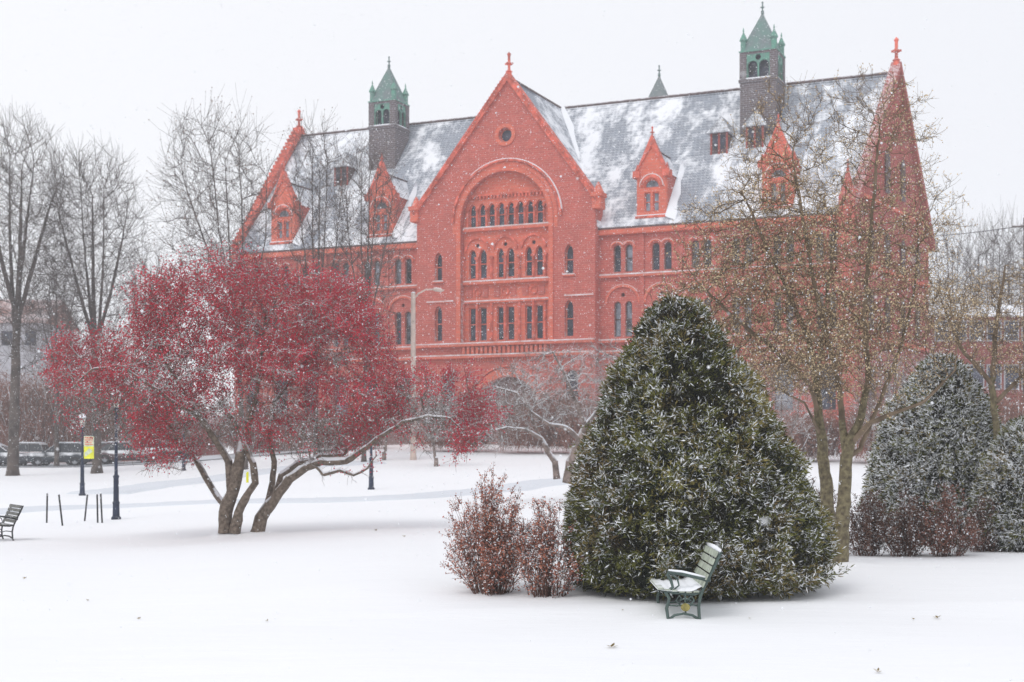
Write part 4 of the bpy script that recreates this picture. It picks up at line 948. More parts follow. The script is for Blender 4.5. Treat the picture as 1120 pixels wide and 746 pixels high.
# far tree row beyond the annex, right edge
protoB = None
for i, (px, Yf, top) in enumerate(((1042, 125, 262), (1062, 131, 248), (1084, 126, 240), (1103, 133, 232), (1124, 127, 236), (1150, 131, 225))):
    lab = ['far bare tree showing just right of the hall gable', 'second far bare tree right of the hall gable', 'far bare tree above the annex roof, in the middle of the row', 'taller far bare tree near the right edge', 'far bare tree cut by the right edge', 'far bare tree beyond the right edge'][i]
    if protoB is None: protoB = bare(lab, px, Yf, 240, 26, 38, 0, 260, .22, D=1.0, tip=.02, group='far tree row beyond the annex')
    else:
        c = copy_tree(protoB); g = G(px, Yf); c.location = g; c.rotation_euler.z = i * 1.7; s = (HOR - top) / (HOR - 240) * Yf / 125; c.scale = (s * .9, s * .9, s); c['label'] = lab
# ---- small snowy ornamental tree in mid distance
Y = 50
st = [stem_px(Y, [(609, 524, .13), (607, 505, .11), (600, 495, .10), (592, 480, .08), (575, 470, .06, -.3), (555, 468, .045, -.5), (530, 472, .03, -.6)]),
      stem_px(Y, [(620, 528, .18), (624, 505, .16), (634, 480, .14), (640, 465, .11), (630, 440, .08), (618, 410, .05), (605, 385, .03)]),
      stem_px(Y, [(634, 480, .10), (620, 468, .08, -.3), (600, 464, .06, -.6), (580, 450, .05, -.8), (565, 430, .035, -.9), (545, 424, .025, -1)]),
      stem_px(Y, [(640, 465, .08), (660, 440, .06, .3), (675, 410, .04, .5), (680, 385, .03, .5)]), stem_px(Y, [(592, 480, .05), (580, 455, .04), (570, 420, .03)])]
bl_ = [blob_px(Y, 600, 425, 75, 45, 1.6, 0, 2), blob_px(Y, 550, 450, 45, 35, .7, -.5, 1.2), blob_px(Y, 660, 410, 45, 40, .8, 0, 1.5), blob_px(Y, 535, 480, 30, 18, .2, -.6, .7)]
make_tree('ornamental_tree', 'small multi stemmed bare tree with snow lined branches behind the left of the cone evergreen', 'tree', G(615, Y), st, bl_, 2300, M_bark_s, 41, D=.22, di=2, dk=.26, up=.08, tip=.008, ex=2.4, tw=(.03, 3, .4, .007), spread=.6, jit=.3, lsnow=.012)
# two more snowy small trees on the right behind the evergreens, one low at centre left
for lab, px, Yt, top, wd, sd in (('low snow lined tree seen between the budding trees and the cone shaped evergreen', 850, 60, 395, 50, 42), ('snow lined tree leaning behind the trunks of the budding trees', 985, 48, 385, 60, 43),
        ('small dark bare tree standing on the snow in front of the hall entrance', 477, 76, 430, 34, 44), ('small bare tree behind the right limb of the crabapple', 420, 82, 425, 30, 45), ('small snow lined tree in front of the hall right of its entrance', 700, 78, 400, 45, 46)):
    bare(lab, px, Yt, top, wd, sd, 6 * (sd % 2 * 2 - 1), 420, .13, D=.4, tip=.011, bark=M_bark_s, group='small snow lined trees', forky=.25)

# ---- evergreen yews
def yew(name, label, group, base, H0, prof, seed, n, snow_fn, L=.076, W=.0165, bump=.13, lsn=.05, mats=None, olive=.45, nsn=2):
    """prof(t, ang) -> radius at height fraction t; sprays of narrow blades through the outer shell"""
    q = np.random.default_rng(seed); root = empty(name, base, 0, label, 'shrub', group)
    # inner mass of twigs
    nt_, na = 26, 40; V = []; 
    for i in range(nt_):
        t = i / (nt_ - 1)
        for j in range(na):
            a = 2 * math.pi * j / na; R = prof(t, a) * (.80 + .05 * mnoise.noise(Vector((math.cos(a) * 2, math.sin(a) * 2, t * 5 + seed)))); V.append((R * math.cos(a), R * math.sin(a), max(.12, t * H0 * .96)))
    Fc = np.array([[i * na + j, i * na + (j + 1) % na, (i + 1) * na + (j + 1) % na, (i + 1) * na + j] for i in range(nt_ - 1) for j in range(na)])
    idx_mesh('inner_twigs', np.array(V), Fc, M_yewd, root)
    # sample surface weighted by radius
    t = q.random(n * 3); a = q.random(n * 3) * 2 * math.pi; R = np.array([prof(x, y) for x, y in zip(t, a)]); Rm = R.max()
    k = q.random(n * 3) < (R / Rm + .06); t, a, R = t[k][:n], a[k][:n], R[k][:n]; m = len(t)
    nz = np.array([mnoise.noise(Vector((math.cos(y) * r_ * 1.7 + seed, math.sin(y) * r_ * 1.7, x * H0 * 1.7))) for x, y, r_ in zip(t, a, R)])
    nz2 = np.array([mnoise.noise(Vector((math.cos(y) * r_ * 5 + seed, math.sin(y) * r_ * 5, x * H0 * 5))) for x, y, r_ in zip(t, a, R)])
    dpt = q.random(m) ** 1.6
    rad = R * (1 - .17 * dpt) + nz * bump + nz2 * bump * .8 + (q.random(m) < .05) * q.uniform(0, .10, m)
    c = np.stack([rad * np.cos(a), rad * np.sin(a), t * H0 + q.normal(0, .02, m) + nz2 * .03], -1)
    c[:, 2] = np.maximum(c[:, 2], .05 + q.random(m) * .12)
    out = np.stack([np.cos(a), np.sin(a), np.full(m, .35)], -1)
    low = (c[:, 2] < .35) & (q.random(m) < .5); ext = 1 + low * q.uniform(0, .07, m) * (1 + nz * 3); c[:, 0] *= ext; c[:, 1] *= ext
    # slope-following normal: more upward near the top
    out[:, 2] += np.clip(t - .55, 0, 1) * 1.8
    V = []; mi = []
    spray = 5
    sn = snow_fn(t, a, nz, nz2, q.random(m), c)
    dirs = out + q.normal(0, .55, (m, 3)); dirs[:, 2] -= .15; dirs /= np.linalg.norm(dirs, axis=1)[:, None]
    ol = (nz * .9 + q.normal(0, .35, m)) > (1 - olive) * .6
    for kk in range(spray):
        dd = dirs + q.normal(0, .5, (m, 3)); ll = L * q.uniform(.6, 1.3, m)
        cc = c + dirs * (kk * L * .25)[..., None] if False else c + dirs * (kk * L * .22)
        V.append(blades(cc, dd, ll, W * q.uniform(.7, 1.3, m), seed + kk)); mi.append(np.where(ol, 1, np.where(q.random(m) < .48 - nz2 * 1.5, 2, 0)))  # dark leaves gather in hollows: shade of the gaps put into leaf colour
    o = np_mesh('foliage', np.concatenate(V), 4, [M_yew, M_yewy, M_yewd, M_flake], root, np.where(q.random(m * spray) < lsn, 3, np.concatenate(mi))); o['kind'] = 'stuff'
    s = sn; cs = c[s]; ds = dirs[s]; V = []
    for kk in range(nsn):
        tg = q.normal(0, 1, ds.shape); tg -= ds * (tg * ds).sum(1)[:, None]; dd = ds * .45 + tg * .62; dd[:, 2] *= .75
        V.append(blades(cs + ds * L * .38 - tg * L * .12 + dd * .012 + np.array([0, 0, .012]) + q.normal(0, .012, cs.shape), dd, L * q.uniform(.6, 1.35, len(cs)), W * q.uniform(.5, .95, len(cs)), seed + 20 + kk))
    o = np_mesh('snow_tufts', np.concatenate(V), 4, M_flake, root); o['kind'] = 'stuff'
    return root
def interp_prof(ts, rs):
    ts, rs = np.array(ts), np.array(rs); return lambda t: float(np.interp(t, ts, rs))
Yb = 18.6; s = Yb / F
# silhouette rows read from the photo: (py, left px, right px)
rows = [(648, 640, 880), (635, 620, 905), (600, 616, 908), (570, 617, 902), (540, 624, 893), (510, 630, 880), (480, 641, 862), (450, 653, 843), (420, 665, 826), (390, 678, 806), (360, 694, 787), (340, 706, 773), (330, 716, 760), (324, 728, 748), (321, 736, 742)]
hh = [(648 - r_[0]) / (648 - 321) for r_ in rows]; cxr = 738
lf = [(cxr - r_[1]) * s for r_ in rows]; rt_ = [(r_[2] - cxr) * s for r_ in rows]
def big_prof(t, a):
    l = np.interp(t, hh, lf); r_ = np.interp(t, hh, rt_); w = (1 + math.cos(a)) / 2; w = w * w * (3 - 2 * w)
    mid = (l + r_) / 2; ca = abs(math.cos(a)); side = r_ if math.cos(a) > 0 else l
    return max(.03, (side * ca * ca + mid * .92 * (1 - ca * ca)) * .985 * min(1, .86 + t * 2.2) - .045)
def big_snow(t, a, nz, nz2, rnd, c):
    v = .47 + nz * .7 + nz2 * 1.5 + np.clip(t - .90, 0, .1) * 9 * (np.cos(a) < .3) + (np.cos(a) > .15) * (t < .45) * .22 - (np.cos(a) < -.3) * (t < .35) * .26
    return rnd < np.clip(v, .02, .95)
base = G(cxr, Yb); base.z = EYE + (HOR - 648) / F * Yb
yew('cone_evergreen', 'largest clipped evergreen, a tall rounded cone dusted with snow behind the bench', None, base, (648 - 329) * s, big_prof, 51, 35000, big_snow)
# upturned skirt of branches around its foot
Yb2 = 28.5; s2 = Yb2 / F
def dome(rx, pw=2.2): return lambda t, a: rx * (max(0, 1 - t ** pw)) ** .62 * (1 + .06 * math.sin(3 * a + 1)) * (.86 + .14 * min(1, t * 5)) + .01
def dsnow(lv): return lambda t, a, nz, nz2, rnd, c: rnd < np.clip(lv - .15 + nz * .6 + nz2 * 1.1 + (t > .35) * .12, .02, .95)
b2 = G(1029, Yb2); yew('dome_evergreen', 'snowy domed evergreen behind the barberry hedge right of the budding trees', 'rounded snowy evergreens', b2, (603 - 402) * s2, dome(84 * s2, 1.6), 52, 13500, dsnow(1.0), L=.10, W=.024, nsn=4, olive=.18, lsn=.22)
b3 = G(1122, 25.5); yew('dome_evergreen', 'dark green snow dusted evergreen cut by the right edge', 'rounded snowy evergreens', b3, (612 - 470) * 25.5 / F, dome(56 * 25.5 / F, 1.7), 53, 8500, dsnow(.9), L=.09, W=.021, nsn=4, olive=.1, lsn=.18)

# ---- deciduous shrubs with brown-red leaves
def shrub(name, label, group, px, Y, w_px, h_px, seed, n_st, mats, leafn=7, L=.034, snow=.22, cat='shrub'):
    q = np.random.default_rng(seed); g = G(px, Y); root = empty(name, g, 0, label, cat, group); s = Y / F; W = w_px * s / 2; Hh = h_px * s
    m = MB(); pts = []
    for i in range(n_st):
        a = q.random() * 2 * math.pi; b = q.random() ** .7; r0 = .22 * b; tip = Vector((W * b * math.cos(a), W * b * math.sin(a) * .8, Hh * (1 - .62 * b ** 2.5) * q.uniform(.45, 1.03)))
        p0 = Vector((r0 * math.cos(a), r0 * math.sin(a), -.05)); p = []
        for t in np.linspace(0, 1, 6): v = p0.lerp(tip, t); v.x += (tip.x - p0.x) * .25 * math.sin(t * 3.14) * -.4 + q.normal(0, .012); v.y += q.normal(0, .012); p.append(v)
        m.tube(p, [.007 - .005 * t for t in np.linspace(0, 1, 6)], 3, cap=False)
        for j in range(1, 6):
            for _ in range(5 if j > 2 else 2):
                d = Vector(q.normal(size=3)) * .5 + (p[j] - p[j - 1]).normalized(); d.normalize(); e_ = p[j] + d * q.uniform(.06, .2); m.tube([p[j], e_], [.003, .0015], 3, cap=False)
                for u in np.linspace(.15, 1, leafn): pts.append(p[j].lerp(e_, u))
    m.build('stems', M_stem, root)
    c = np.array([tuple(p) for p in pts]); c += q.normal(0, .014, c.shape); c[:, 2] = np.maximum(c[:, 2], .02); d = q.normal(size=c.shape); k = len(c)
    mi = np.where(q.random(k) < snow, 2, (q.random(k) < .4).astype(int))
    o = np_mesh('leaves', blades(c, d, L * q.uniform(.6, 1.2, k), L * .5 * q.uniform(.7, 1.2, k), seed), 4, mats, root, mi); o['kind'] = 'stuff'
    return root
BM = [M_bar, M_bar_d, M_flake]
shrub('barberry_shrub', 'rounded rust red barberry bush, larger and leftmost of the two left of the cone evergreen', 'barberry shrubs', 536, 18.2, 104, 124, 61, 130, BM, snow=.22)
shrub('barberry_shrub', 'thinner rust red barberry bush with bare lower stems touching the cone evergreen', 'barberry shrubs', 598, 18.0, 76, 98, 62, 66, BM, snow=.3)
M_hedge = mat('dark_hedge_leaves', (.24, .135, .10), .8, .25, 3, col2=(.13, .08, .06))
HM = [M_hedge, M_stem, M_flake]
for i, (px, Y, w, h, lab) in enumerate(((893, 25.5, 66, 72, 'dark barberry bush behind the trunks of the budding trees'), (948, 24.8, 66, 66, 'dark barberry bush just right of the forked trunk'), (990, 24.6, 64, 66, 'dark barberry bush under the left side of the domed evergreen'),
        (1035, 24.4, 66, 72, 'rustier barberry bush in front of the domed evergreen'), (1078, 25.2, 54, 56, 'barberry bush at the foot of the evergreen at the right edge'))):
    shrub('barberry_shrub', lab, 'hedge of barberry bushes', px, Y, w, h, 70 + i, 60, [M_bar_d, M_hedge, M_flake] if i == 3 else HM, leafn=6, L=.045, snow=.16)
# brown and grey brush behind the parked cars and in front of the hall foot
M_brush = mat('brown_brush', (.30, .13, .095), .9, .3, .5, col2=(.17, .10, .075))
brush_labels = {}
def brush(px, Y, w, h, seed, lab): 
    q = np.random.default_rng(seed); g = G(px, Y); root = empty('thicket', g, 0, lab, 'shrub', 'brown thickets'); s = Y / F; W = w * s / 2; Hh = h * s; n = 3600
    a = q.random(n) * 2 * math.pi; b = q.random(n) ** .5; p0 = np.stack([W * b * np.cos(a), 1.6 * b * np.sin(a), np.full(n, .0)], -1)
    p0[:, 2] = q.random(n) * Hh * .6; d = np.stack([q.normal(0, .35, n), q.normal(0, .35, n), np.ones(n)], -1); Ln = Hh * q.uniform(.2, .5, n)
    V = blades(p0, d, Ln, .035, seed); c = p0 + d * Ln[:, None] * .8 + q.normal(0, .15, p0.shape); V2 = blades(np.repeat(c, 2, 0) + q.normal(0, .25, (2 * n, 3)), q.normal(size=(2 * n, 3)), .16, .09, seed)
    V = np.concatenate([V, V2]); np_mesh('branches', V, 4, [M_brush, M_flake], root, (q.random(len(V)) < .07).astype(int))
for i, (px, Y, w, h, lab) in enumerate(((20, 105, 100, 105, 'brown thicket behind the leftmost parked cars'), (95, 106, 100, 98, 'brown thicket behind the dark hatchback'), (165, 105, 90, 88, 'brown thicket behind the crabapple left limbs'),
        (500, 91, 70, 62, 'low brown thicket left of the hall entrance'), (590, 89, 90, 70, 'brown thicket right of the hall entrance'), (655, 87, 80, 60, 'brown thicket against the hall wall left of the evergreen cone'), (360, 95, 120, 40, 'brown thicket along the foot of the west wing'), (280, 100, 90, 46, 'brown thicket at the west corner of the hall'),
        (760, 84, 110, 60, 'brown thicket at the foot of the east wing'), (870, 80, 100, 55, 'brown thicket seen between the budding trunks and the cone'), (980, 78, 110, 70, 'brown thicket below the east gable'), (1080, 78, 110, 80, 'brown thicket in front of the annex'))):
    brush(px, Y, w, h, 90 + i, lab)

# ================================================================ benches
def bench(loc, rz, label, iron, slat, snowy, group=None, L=1.2, medal=True):
    r = empty('park_bench', loc, rz, label, 'bench', group)       # faces local -x, long axis y
    for yy in (0, L):
        e_ = MB()
        e_.tube([(-.30, yy, -.05), (-.25, yy, .03), (-.27, yy, .16), (-.24, yy, .27), (-.29, yy, .36)], .019, 8)      # front leg
        e_.tube([(.13, yy, -.05), (.10, yy, .03), (.09, yy, .18), (.11, yy, .30), (.14, yy, .38), (.20, yy, .50), (.28, yy, .66), (.34, yy, .80)], .019, 8)   # rear leg and back upright
        e_.tube([(-.25, yy, .03), (-.18, yy, .085), (-.08, yy, .105), (.02, yy, .085), (.10, yy, .03)], .016, 8)        # arched foot rail
        e_.tube([(-.33, yy, .37), (-.22, yy, .345), (-.10, yy, .33), (.04, yy, .32), (.13, yy, .35)], .017, 8)            # seat rail
        e_.tube([(-.26, yy, .20), (-.15, yy, .19), (-.05, yy, .21), (.09, yy, .19)], .011, 6)
        e_.build('end_frame', iron, r, True)
        a_ = MB(); a_.tube([(-.27, yy, .34), (-.20, yy, .40), (-.22, yy, .47), (-.26, yy, .54), (-.24, yy, .57)], .018, 8)
        a_.tube([(-.20, yy, .36), (-.13, yy, .42), (-.15, yy, .50), (-.24, yy, .56)], .011, 6)
        a_.tube([(-.26, yy, .565), (-.10, yy, .55), (.05, yy, .515), (.22, yy, .475)], .021, 8); a_.build('armrest', iron, r, True)
    if medal:
        m = MB(); n = 18; 
        vs = [(-.06 + .052 * math.cos(2 * math.pi * i / n), -.03, .175 + .045 * math.sin(2 * math.pi * i / n)) for i in range(n)] + [(-.06 + .052 * math.cos(2 * math.pi * i / n), .0, .175 + .045 * math.sin(2 * math.pi * i / n)) for i in range(n)]
        m.add(vs, [tuple(range(n)), tuple(range(2 * n - 1, n - 1, -1))] + [(i, n + i, n + (i + 1) % n, (i + 1) % n) for i in range(n)]); m.build('medallion', M_gold, r, bevel=.004)
        for yy in (0, L):
            o = MB()
            for s_ in (-1, 1): o.tube([(-.06 + s_ * .05, yy, .19), (-.06 + s_ * .10, yy, .25), (-.06 + s_ * .07, yy, .30), (-.06 + s_ * .03, yy, .26)], .012, 6)
            o.tube([(-.06, yy, .13), (-.05, yy, .10)], .01, 6); o.tube([(-.06, yy, .21), (-.06, yy, .33)], .012, 6); o.tube([(-.13, yy, .25), (-.06, yy, .27), (.01, yy, .25)], .01, 6)
            o.build('scrollwork', iron, r, True)
    for i, (x, z) in enumerate(((-.335, .375), (-.26, .36), (-.18, .35), (-.10, .34), (-.02, .335), (.06, .34))):
        MB().box(x - .033, x + .033, -.03, L + .03, z, z + .022).build('seat_slat', slat, r, bevel=.004)
    for i in range(5):
        t = (.42 + i * .085 - .40) / .40; x = .165 + .165 * ((i + .25) / 4.6); z = .43 + i * .085; m = MB()
        ang = math.radians(23); dx, dz = math.sin(ang) * .037, math.cos(ang) * .037; nx_, nz_ = -math.cos(ang) * .011, math.sin(ang) * .011
        x -= .03
        m.add([(x - dx - nx_, -.03, z - dz - nz_), (x + dx - nx_, -.03, z + dz - nz_), (x + dx + nx_, -.03, z + dz + nz_), (x - dx + nx_, -.03, z - dz + nz_),
               (x - dx - nx_, L + .03, z - dz - nz_), (x + dx - nx_, L + .03, z + dz - nz_), (x + dx + nx_, L + .03, z + dz + nz_), (x - dx + nx_, L + .03, z - dz + nz_)],
              [(0, 1, 2, 3), (7, 6, 5, 4), (0, 4, 5, 1), (1, 5, 6, 2), (2, 6, 7, 3), (3, 7, 4, 0)]); m.build('back_slat', slat, r, bevel=.004)
    if snowy:
        q = np.random.default_rng(5); nxs, nys = 22, 30; V = []
        for j in range(nys):
            for i in range(nxs):
                u, v = i / (nxs - 1), j / (nys - 1); x = -.375 + u * .50; y = -.035 + v * (L + .07)
                edge = min(1, 6 * min(u, 1 - u)) ** .5 * min(1, 14 * min(v, 1 - v)) ** .5
                gap = .5 + .5 * math.cos((x + .335) / .08 * 2 * math.pi); zz = .357 + .05 * max(0, -.25 - x) / .1 * .3 + .055 * max(0, x - .02) / .1
                V.append((x, y, zz + edge * (.022 + .014 * gap + .018 * u * u) + .004 * mnoise.noise(Vector((x * 14, y * 9, 0)))))
        n0 = len(V); V += [(v[0], v[1], v[2] - .012 if 1 else 0) for v in V]
        Fc = [[j * nxs + i, j * nxs + i + 1, (j + 1) * nxs + i + 1, (j + 1) * nxs + i] for j in range(nys - 1) for i in range(nxs - 1)]
        idx_mesh('seat_snow', np.array(V[:n0]), np.array(Fc), M_cap, r)
        t_ = MB()
        for yy in (0, L): t_.tube([(-.25, yy, .59), (-.10, yy, .573), (.05, yy, .538), (.18, yy, .505)], [.012, .017, .017, .012], 6)
        t_.tube([(.325, -.03, .815), (.325, L * .5, .822), (.325, L + .03, .815)], [.02, .028, .02], 7); t_.build('snow_line', M_cap, r, True)
    return r
bx = P(768, 680, 16.0).x; bz = EYE + (HOR - 684) / F * 16.0 + .03
b1 = bench((bx - .13, 16.0, bz), math.radians(-1), 'pale green slatted bench with snow covered seat and gold medallion by the cone evergreen', M_green, M_slat, True, 'park benches')
b2_ = bench(G(9, 33.5) + Vector((0, 0, .03)), math.radians(31), 'dark slatted park bench at the far left edge of the lawn', M_black, M_dslat, False, 'park benches', medal=False)

# ================================================================ lamp posts
def lamp(px, Y, h, label, banner=False):
    g = G(px, Y); r = empty('lamp_post', g, 0, label, 'lamp post', 'old style lamp posts')
    MB().lathe((0, 0), [(.15, -.1), (.15, .06), (.11, .1), (.10, .45), (.115, .5), (.085, .56), (.08, 1.25), (.10, 1.3), (.06, 1.35)], 12).build('base', M_navy, r, True)
    MB().lathe((0, 0), [(.055, 1.0), (.045, h - .62), (.09, h - .60), (.09, h - .55), (.06, h - .52)], 10).build('pole', M_navy, r, True)
    MB().lathe((0, 0), [(.10, h - .52), (.16, h - .20)], 6).build('lantern_glass', M_lampg, r)
    c = MB(); 
    for i in range(6):
        a = i * math.pi / 3; c.tube([(.10 * math.cos(a), .10 * math.sin(a), h - .52), (.165 * math.cos(a), .165 * math.sin(a), h - .19)], .012, 4)
    c.build('lantern_frame', M_navy, r)
    MB().lathe((0, 0), [(.21, h - .20), (.10, h - .06), (.03, h - .02), (.02, h + .06)], 8).build('lantern_cap', M_navy, r)
    MB().lathe((0, 0), [(.20, h - .178), (.11, h - .025), (.04, h + .03), (.0, h + .05)], 8).build('cap_snow', M_cap, r, True)
    if banner:
        MB().tube([(0, 0, h - .92), (.50, 0, h - .92)], .014).tube([(0, 0, h - 1.92), (.50, 0, h - 1.92)], .014).build('banner_arm', M_navy, r)
        m = MB(); m.box(.07, .49, -.006, .006, h - 1.90, h - 1.38, 1); m.box(.07, .49, -.006, .006, h - 1.38, h - .94, 0)
        for k in range(5): m.box(.10, .46 - .05 * (k % 2), -.009, -.0065, h - 1.30 + .075 * k - .015, h - 1.30 + .075 * k + .02, 2)
        m.add([(.12, -.010, h - 1.82), (.44, -.010, h - 1.6), (.30, -.010, h - 1.45), (.10, -.010, h - 1.66)], [(0, 1, 2, 3)], 0)
        m.build('banner', [M_bgrn, M_yel, M_terra], r)
    return r
lamp(90, 60, 3.45, 'lamp post carrying a yellow and green banner near the parked cars', True)
lamp(127, 43, 3.9, 'navy lamp post whose lantern is hidden in the left side of the crabapple')
lamp(406, 60, 3.4, 'navy lamp post behind the right limb of the crabapple')
lamp(201, 84, 3.6, 'farthest lamp post, seen under the left limbs of the crabapple')
# tall cobra street light
g = G(452, 82); sl = empty('street_light', g, 0, 'tall tan street light pole with curved arm in front of the hall', 'street light')
zt = EYE + (HOR - 321) / F * 82 - g.z
MB().lathe((0, 0), [(.22, -.1), (.17, .3), (.15, zt * .6), (.13, zt), (.15, zt + .02), (.05, zt + .1)], 10).build('pole', M_pole, sl, True)
MB().tube([(0, 0, zt - .35), (.3, 0, zt + .0), (.75, -.05, zt + .22), (1.2, -.1, zt + .22)], [.06, .05, .045, .04], 8).build('arm', M_pole, sl, True)
MB().tube([(1.1, -.1, zt + .22), (1.3, -.1, zt + .22), (1.6, -.12, zt + .17), (1.75, -.12, zt + .14)], [.04, .12, .12, .03], 8).build('lamp_head', M_pole, sl, True)

# ================================================================ marker stakes, cars, cable, litter leaves
for i, (px, top, bot, lean, lab) in enumerate(((51, 540, 572, .02, 'leftmost of the five thin dark marker stakes in the snow'), (69, 541, 575, -.12, 'second marker stake from the left, leaning left at its top'), (92, 541, 570, .10, 'marker stake below the bannered lamp post, leaning right'),
        (107, 541, 572, -.02, 'left stake of the close pair of marker stakes'), (112, 540, 572, -.05, 'right stake of the close pair of marker stakes'))):
    x, y = hit(px, bot); hgt = (bot - top) * y / F; z = Hs(x, y); r = empty('marker_stake', (x, y, z), 0, lab, 'stake', 'marker stakes')
    MB().tube([(0, 0, -.15), (lean, 0, hgt)], .028, 6).build('shaft', M_black, r)
    MB().tube([(lean, 0, hgt), (lean * 1.05, 0, hgt + .05)], [.034, .018], 6).build('snow_cap', M_cap, r)

def car(loc, rz, label, col, L=4.4, Hc=1.5, suv=False):
    r = empty('parked_car', loc, rz, label, 'car', 'cars parked along the drive')
    mp_ = mat('car_paint', col, .3, .05, 2, snow=(.45, .75), snow_noise=2)
    W = .88; hl = L / 2
    belt = .92
    prof = [(-hl, .38), (-hl + .05, .72), (-hl + .25, belt - .02), (hl - 1.15, belt + .02), (hl - .25, .80), (hl - .02, .62), (hl, .35), (hl - .3, .24), (-hl + .3, .24)]
    m = MB(); n = len(prof)
    vs = [(x, -W, z) for x, z in prof] + [(x * .99, -W * .9, z) for x, z in prof]
    m.prism(prof, -W, W); b = m.build('body', mp_, r, True, bevel=.06)
    rx = (-hl + .30, -hl + (.55 if suv else .95), hl - 2.05, hl - 1.25)
    g_ = [(rx[0], belt), (rx[1], Hc - .06), (rx[2], Hc - .04), (rx[3], belt)]
    def gh(wb, wt, poly, nm, mt, bev):
        mm = MB(); a, b_, c, d = poly
        v = [(a[0], -wb, a[1]), (b_[0], -wt, b_[1]), (c[0], -wt, c[1]), (d[0], -wb, d[1]), (a[0], wb, a[1]), (b_[0], wt, b_[1]), (c[0], wt, c[1]), (d[0], wb, d[1])]
        mm.add(v, [(0, 1, 2, 3), (7, 6, 5, 4), (0, 4, 5, 1), (1, 5, 6, 2), (2, 6, 7, 3), (0, 3, 7, 4)]); return mm.build(nm, mt, r, False, bevel=bev)
    gh(W - .06, W - .24, g_, 'window_band', M_cglass, .03)
    gh(W - .20, W - .235, [(rx[1] - .08, Hc - .09), (rx[1] + .05, Hc), (rx[2] - .05, Hc), (rx[2] + .12, Hc - .09)], 'roof_panel', mp_, .02)
    pl = MB()
    for s_ in (-1, 1):
        for x0, x1 in ((rx[0], rx[1]), (rx[3], rx[2]), ((rx[1] + rx[2]) / 2 - .05, (rx[1] + rx[2]) / 2)):
            pl.tube([(x0, s_ * (W - .05), belt), (x1, s_ * (W - .225), Hc - .05)], .04, 5)
    pl.build('pillar', mp_, r)
    MB().box(rx[1] + .05, rx[2] - .1, -W + .28, W - .28, Hc + .004, Hc + .09).build('roof_snow', M_cap, r, True, bevel=.035)
    MB().box(hl - 1.1, hl - .3, -W + .1, W - .1, .90, .97).build('hood_snow', M_ledge, r, True, bevel=.03)
    for x in (-hl + .85, hl - .85):
        for s_ in (-1, 1):
            w = bpy.data.objects.new('wheel', None); COL.objects.link(w); w.parent = r; w.location = (x, s_ * (W - .09), .32)
            t_ = MB(); pts = [(.20, -.1), (.31, -.1), (.325, -.06), (.325, .06), (.31, .1), (.20, .1)]; 
            nn = 18; vs = [(a_ * math.cos(2 * math.pi * k / nn), b_, a_ * math.sin(2 * math.pi * k / nn)) for k in range(nn) for a_, b_ in pts]; kq = len(pts)
            t_.add(vs, [(k * kq + j, ((k + 1) % nn) * kq + j, ((k + 1) % nn) * kq + (j + 1) % kq, k * kq + (j + 1) % kq) for k in range(nn) for j in range(kq)]); t_.build('tyre', M_rub, w, True)
            rm_ = MB(); nn = 10; vs = [(.2 * math.cos(2 * math.pi * k / nn), s_ * .07, .2 * math.sin(2 * math.pi * k / nn)) for k in range(nn)] + [(0, s_ * .1, 0)]
            rm_.add(vs, [(k, (k + 1) % nn, nn) for k in range(nn)]); rm_.build('rim', M_rim, w)
    for s_ in (-1, 1):
        MB().box(hl - .12, hl + .012, s_ * .62 - .16, s_ * .62 + .16, .60, .74).build('headlight', M_head, r, bevel=.02)
        MB().box(-hl - .012, -hl + .08, s_ * .66 - .13, s_ * .66 + .13, .66, .84).build('tail_light', M_tail, r, bevel=.02)
        MB().box(rx[3] - .1, rx[3] + .08, s_ * (W + .06) - .07, s_ * (W + .06) + .07, belt, belt + .13).build('wing_mirror', mp_, r, bevel=.02)
    return r
for px, Yc, rz, lab, col, L, Hc, suv in ((-2, 97.0, 0, 'leftmost parked car, partly outside the frame, dark with a snowy hood', (.05, .055, .065), 4.5, 1.5, True), (23, 98.8, 180, 'grey parked car behind the trunk of the tree at the left edge', (.10, .105, .11), 4.2, 1.5, True),
        (66, 97.0, 180, 'dark hatchback parked between the left edge tree and the lamp post', (.035, .045, .055), 4.2, 1.55, True), (100, 99.0, 180, 'dark parked car just right of the bannered lamp post', (.04, .045, .05), 4.2, 1.5, False),
        (140, 97.6, 0, 'dark parked car under the left limbs of the crabapple', (.07, .03, .035), 4.4, 1.45, False), (176, 98.4, 0, 'black parked car partly behind the crabapple branches', (.03, .03, .035), 4.4, 1.45, False)):
    g = G(px, Yc); car(g + Vector((0, 0, .02)), math.radians(rz), lab, col, L, Hc, suv)

# utility pole and wires at the right edge
g = G(1121, 100); up_ = empty('utility_pole', g, 0, 'wooden utility pole with wires at the right edge', 'utility pole')
zz = EYE + (HOR - 238) / F * 100 - g.z
MB().tube([(0, 0, -.3), (0, 0, zz)], [.16, .11], 8).build('pole', M_bark_f, up_); MB().box(-.9, .9, -.06, .06, zz - .7, zz - .58).build('crossarm', M_bark_f, up_)
x0 = g.x; w = MB()
for dz in (0,):
    pts = []
    for t in np.linspace(0, 1, 16): pts.append((x0 + (-9 * t), 100 + 14 * t, g.z + zz - .55 + dz - 2.0 * t * (1 - t) * .6 + 1.2 * t))
    w.tube(pts, .03, 4); pts2 = [(2 * x0 - a, 200 - b, c) for a, b, c in pts]; w.tube(pts2, .03, 4)
tag(w.build('overhead_wire', M_black), 'thin overhead wire running from the pole at the right edge behind the hall', 'wire')

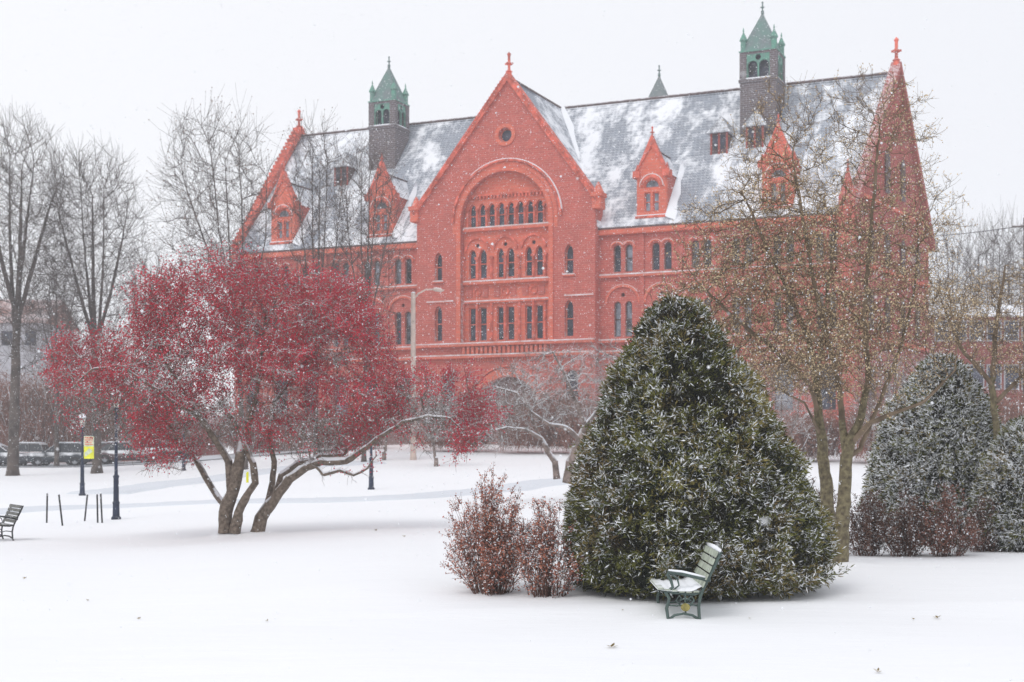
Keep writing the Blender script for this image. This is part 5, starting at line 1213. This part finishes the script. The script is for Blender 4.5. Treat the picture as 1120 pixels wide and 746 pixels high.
# fallen oak leaves lying on the snow
lab = ['fallen leaf cluster on the snow below the bench', 'tiny fallen leaf left of the pair near the right', 'larger fallen leaf on the snow near the right edge', 'fallen leaf at the bottom edge of the snow at right', 'small fallen leaf right of the bench', 'fallen leaf on the snow right of the crabapple', 'second fallen leaf on the snow right of the crabapple', 'small fallen leaf behind the bare shrub foot, left of the bench',
       'small leaf on the open snow at lower left', 'small leaf on the snow right of the left edge bench', 'tiny leaf on the lower left snow', 'leaf on the snow below the crabapple trunks']
for i, (px, py, sz) in enumerate(((669, 710, .10), (999, 679, .04), (1025, 678, .08), (960, 738, .07), (820, 678, .035), (411, 581, .09), (442, 588, .07), (681, 670, .03), (152, 678, .05), (27, 634, .07), (96, 659, .05), (292, 681, .045))):
    x, y = hit(px, py); q = np.random.default_rng(200 + i); m = MB(); z = Hs(x, y) + float(gz_extra(np.array(x), np.array(y)))
    for k in range(5):
        a = k * 1.26 + q.uniform(-.3, .3); l_ = sz * q.uniform(.5, .8); c, s_ = math.cos(a), math.sin(a); hh_ = sz * q.uniform(.1, .55)
        m.add([(0, 0, .01), (c * l_ * .5 - s_ * l_ * .25, s_ * l_ * .5 + c * l_ * .25, .01 + hh_ * .6), (c * l_, s_ * l_, .01 + hh_), (c * l_ * .5 + s_ * l_ * .25, s_ * l_ * .5 - c * l_ * .25, .01 + hh_ * .6)], [(0, 1, 2, 3)])
    o = m.build('fallen_leaf', M_leafy); o.location = (x, y, z); tag(o, lab[i], 'leaf', 'fallen leaves on the snow')

# ================================================================ falling snow
q = np.random.default_rng(77); n = 125000
yy = 2.6 + (94 - 2.6) * q.random(n) ** .5; xx = (q.random(n) * 2 - 1) * (2.5 + yy * .50); zf = -.1 + q.random(n) * (2.4 + yy * .40)
y2 = q.uniform(2.8, 5.5, 38); yy = np.concatenate([yy, y2]); xx = np.concatenate([xx, q.uniform(-1, 1, 38) * (y2 * .38)]); zf = np.concatenate([zf, 1.7 + q.uniform(-.08, .32, 38) * y2])
c = np.stack([xx, yy, zf], -1); keep = zf > H(xx, yy) + .05; c = c[keep]
o = octa(c, np.clip(q.lognormal(-5.3, .35, len(c)), .0025, .011) * (1 + np.clip(c[:, 1] - 20, 0, 60) / 42) * np.clip(c[:, 1] / 7, .62, 1), 'falling_snow', M_flake); tag(o, 'snowflakes falling through the air', kind='stuff')
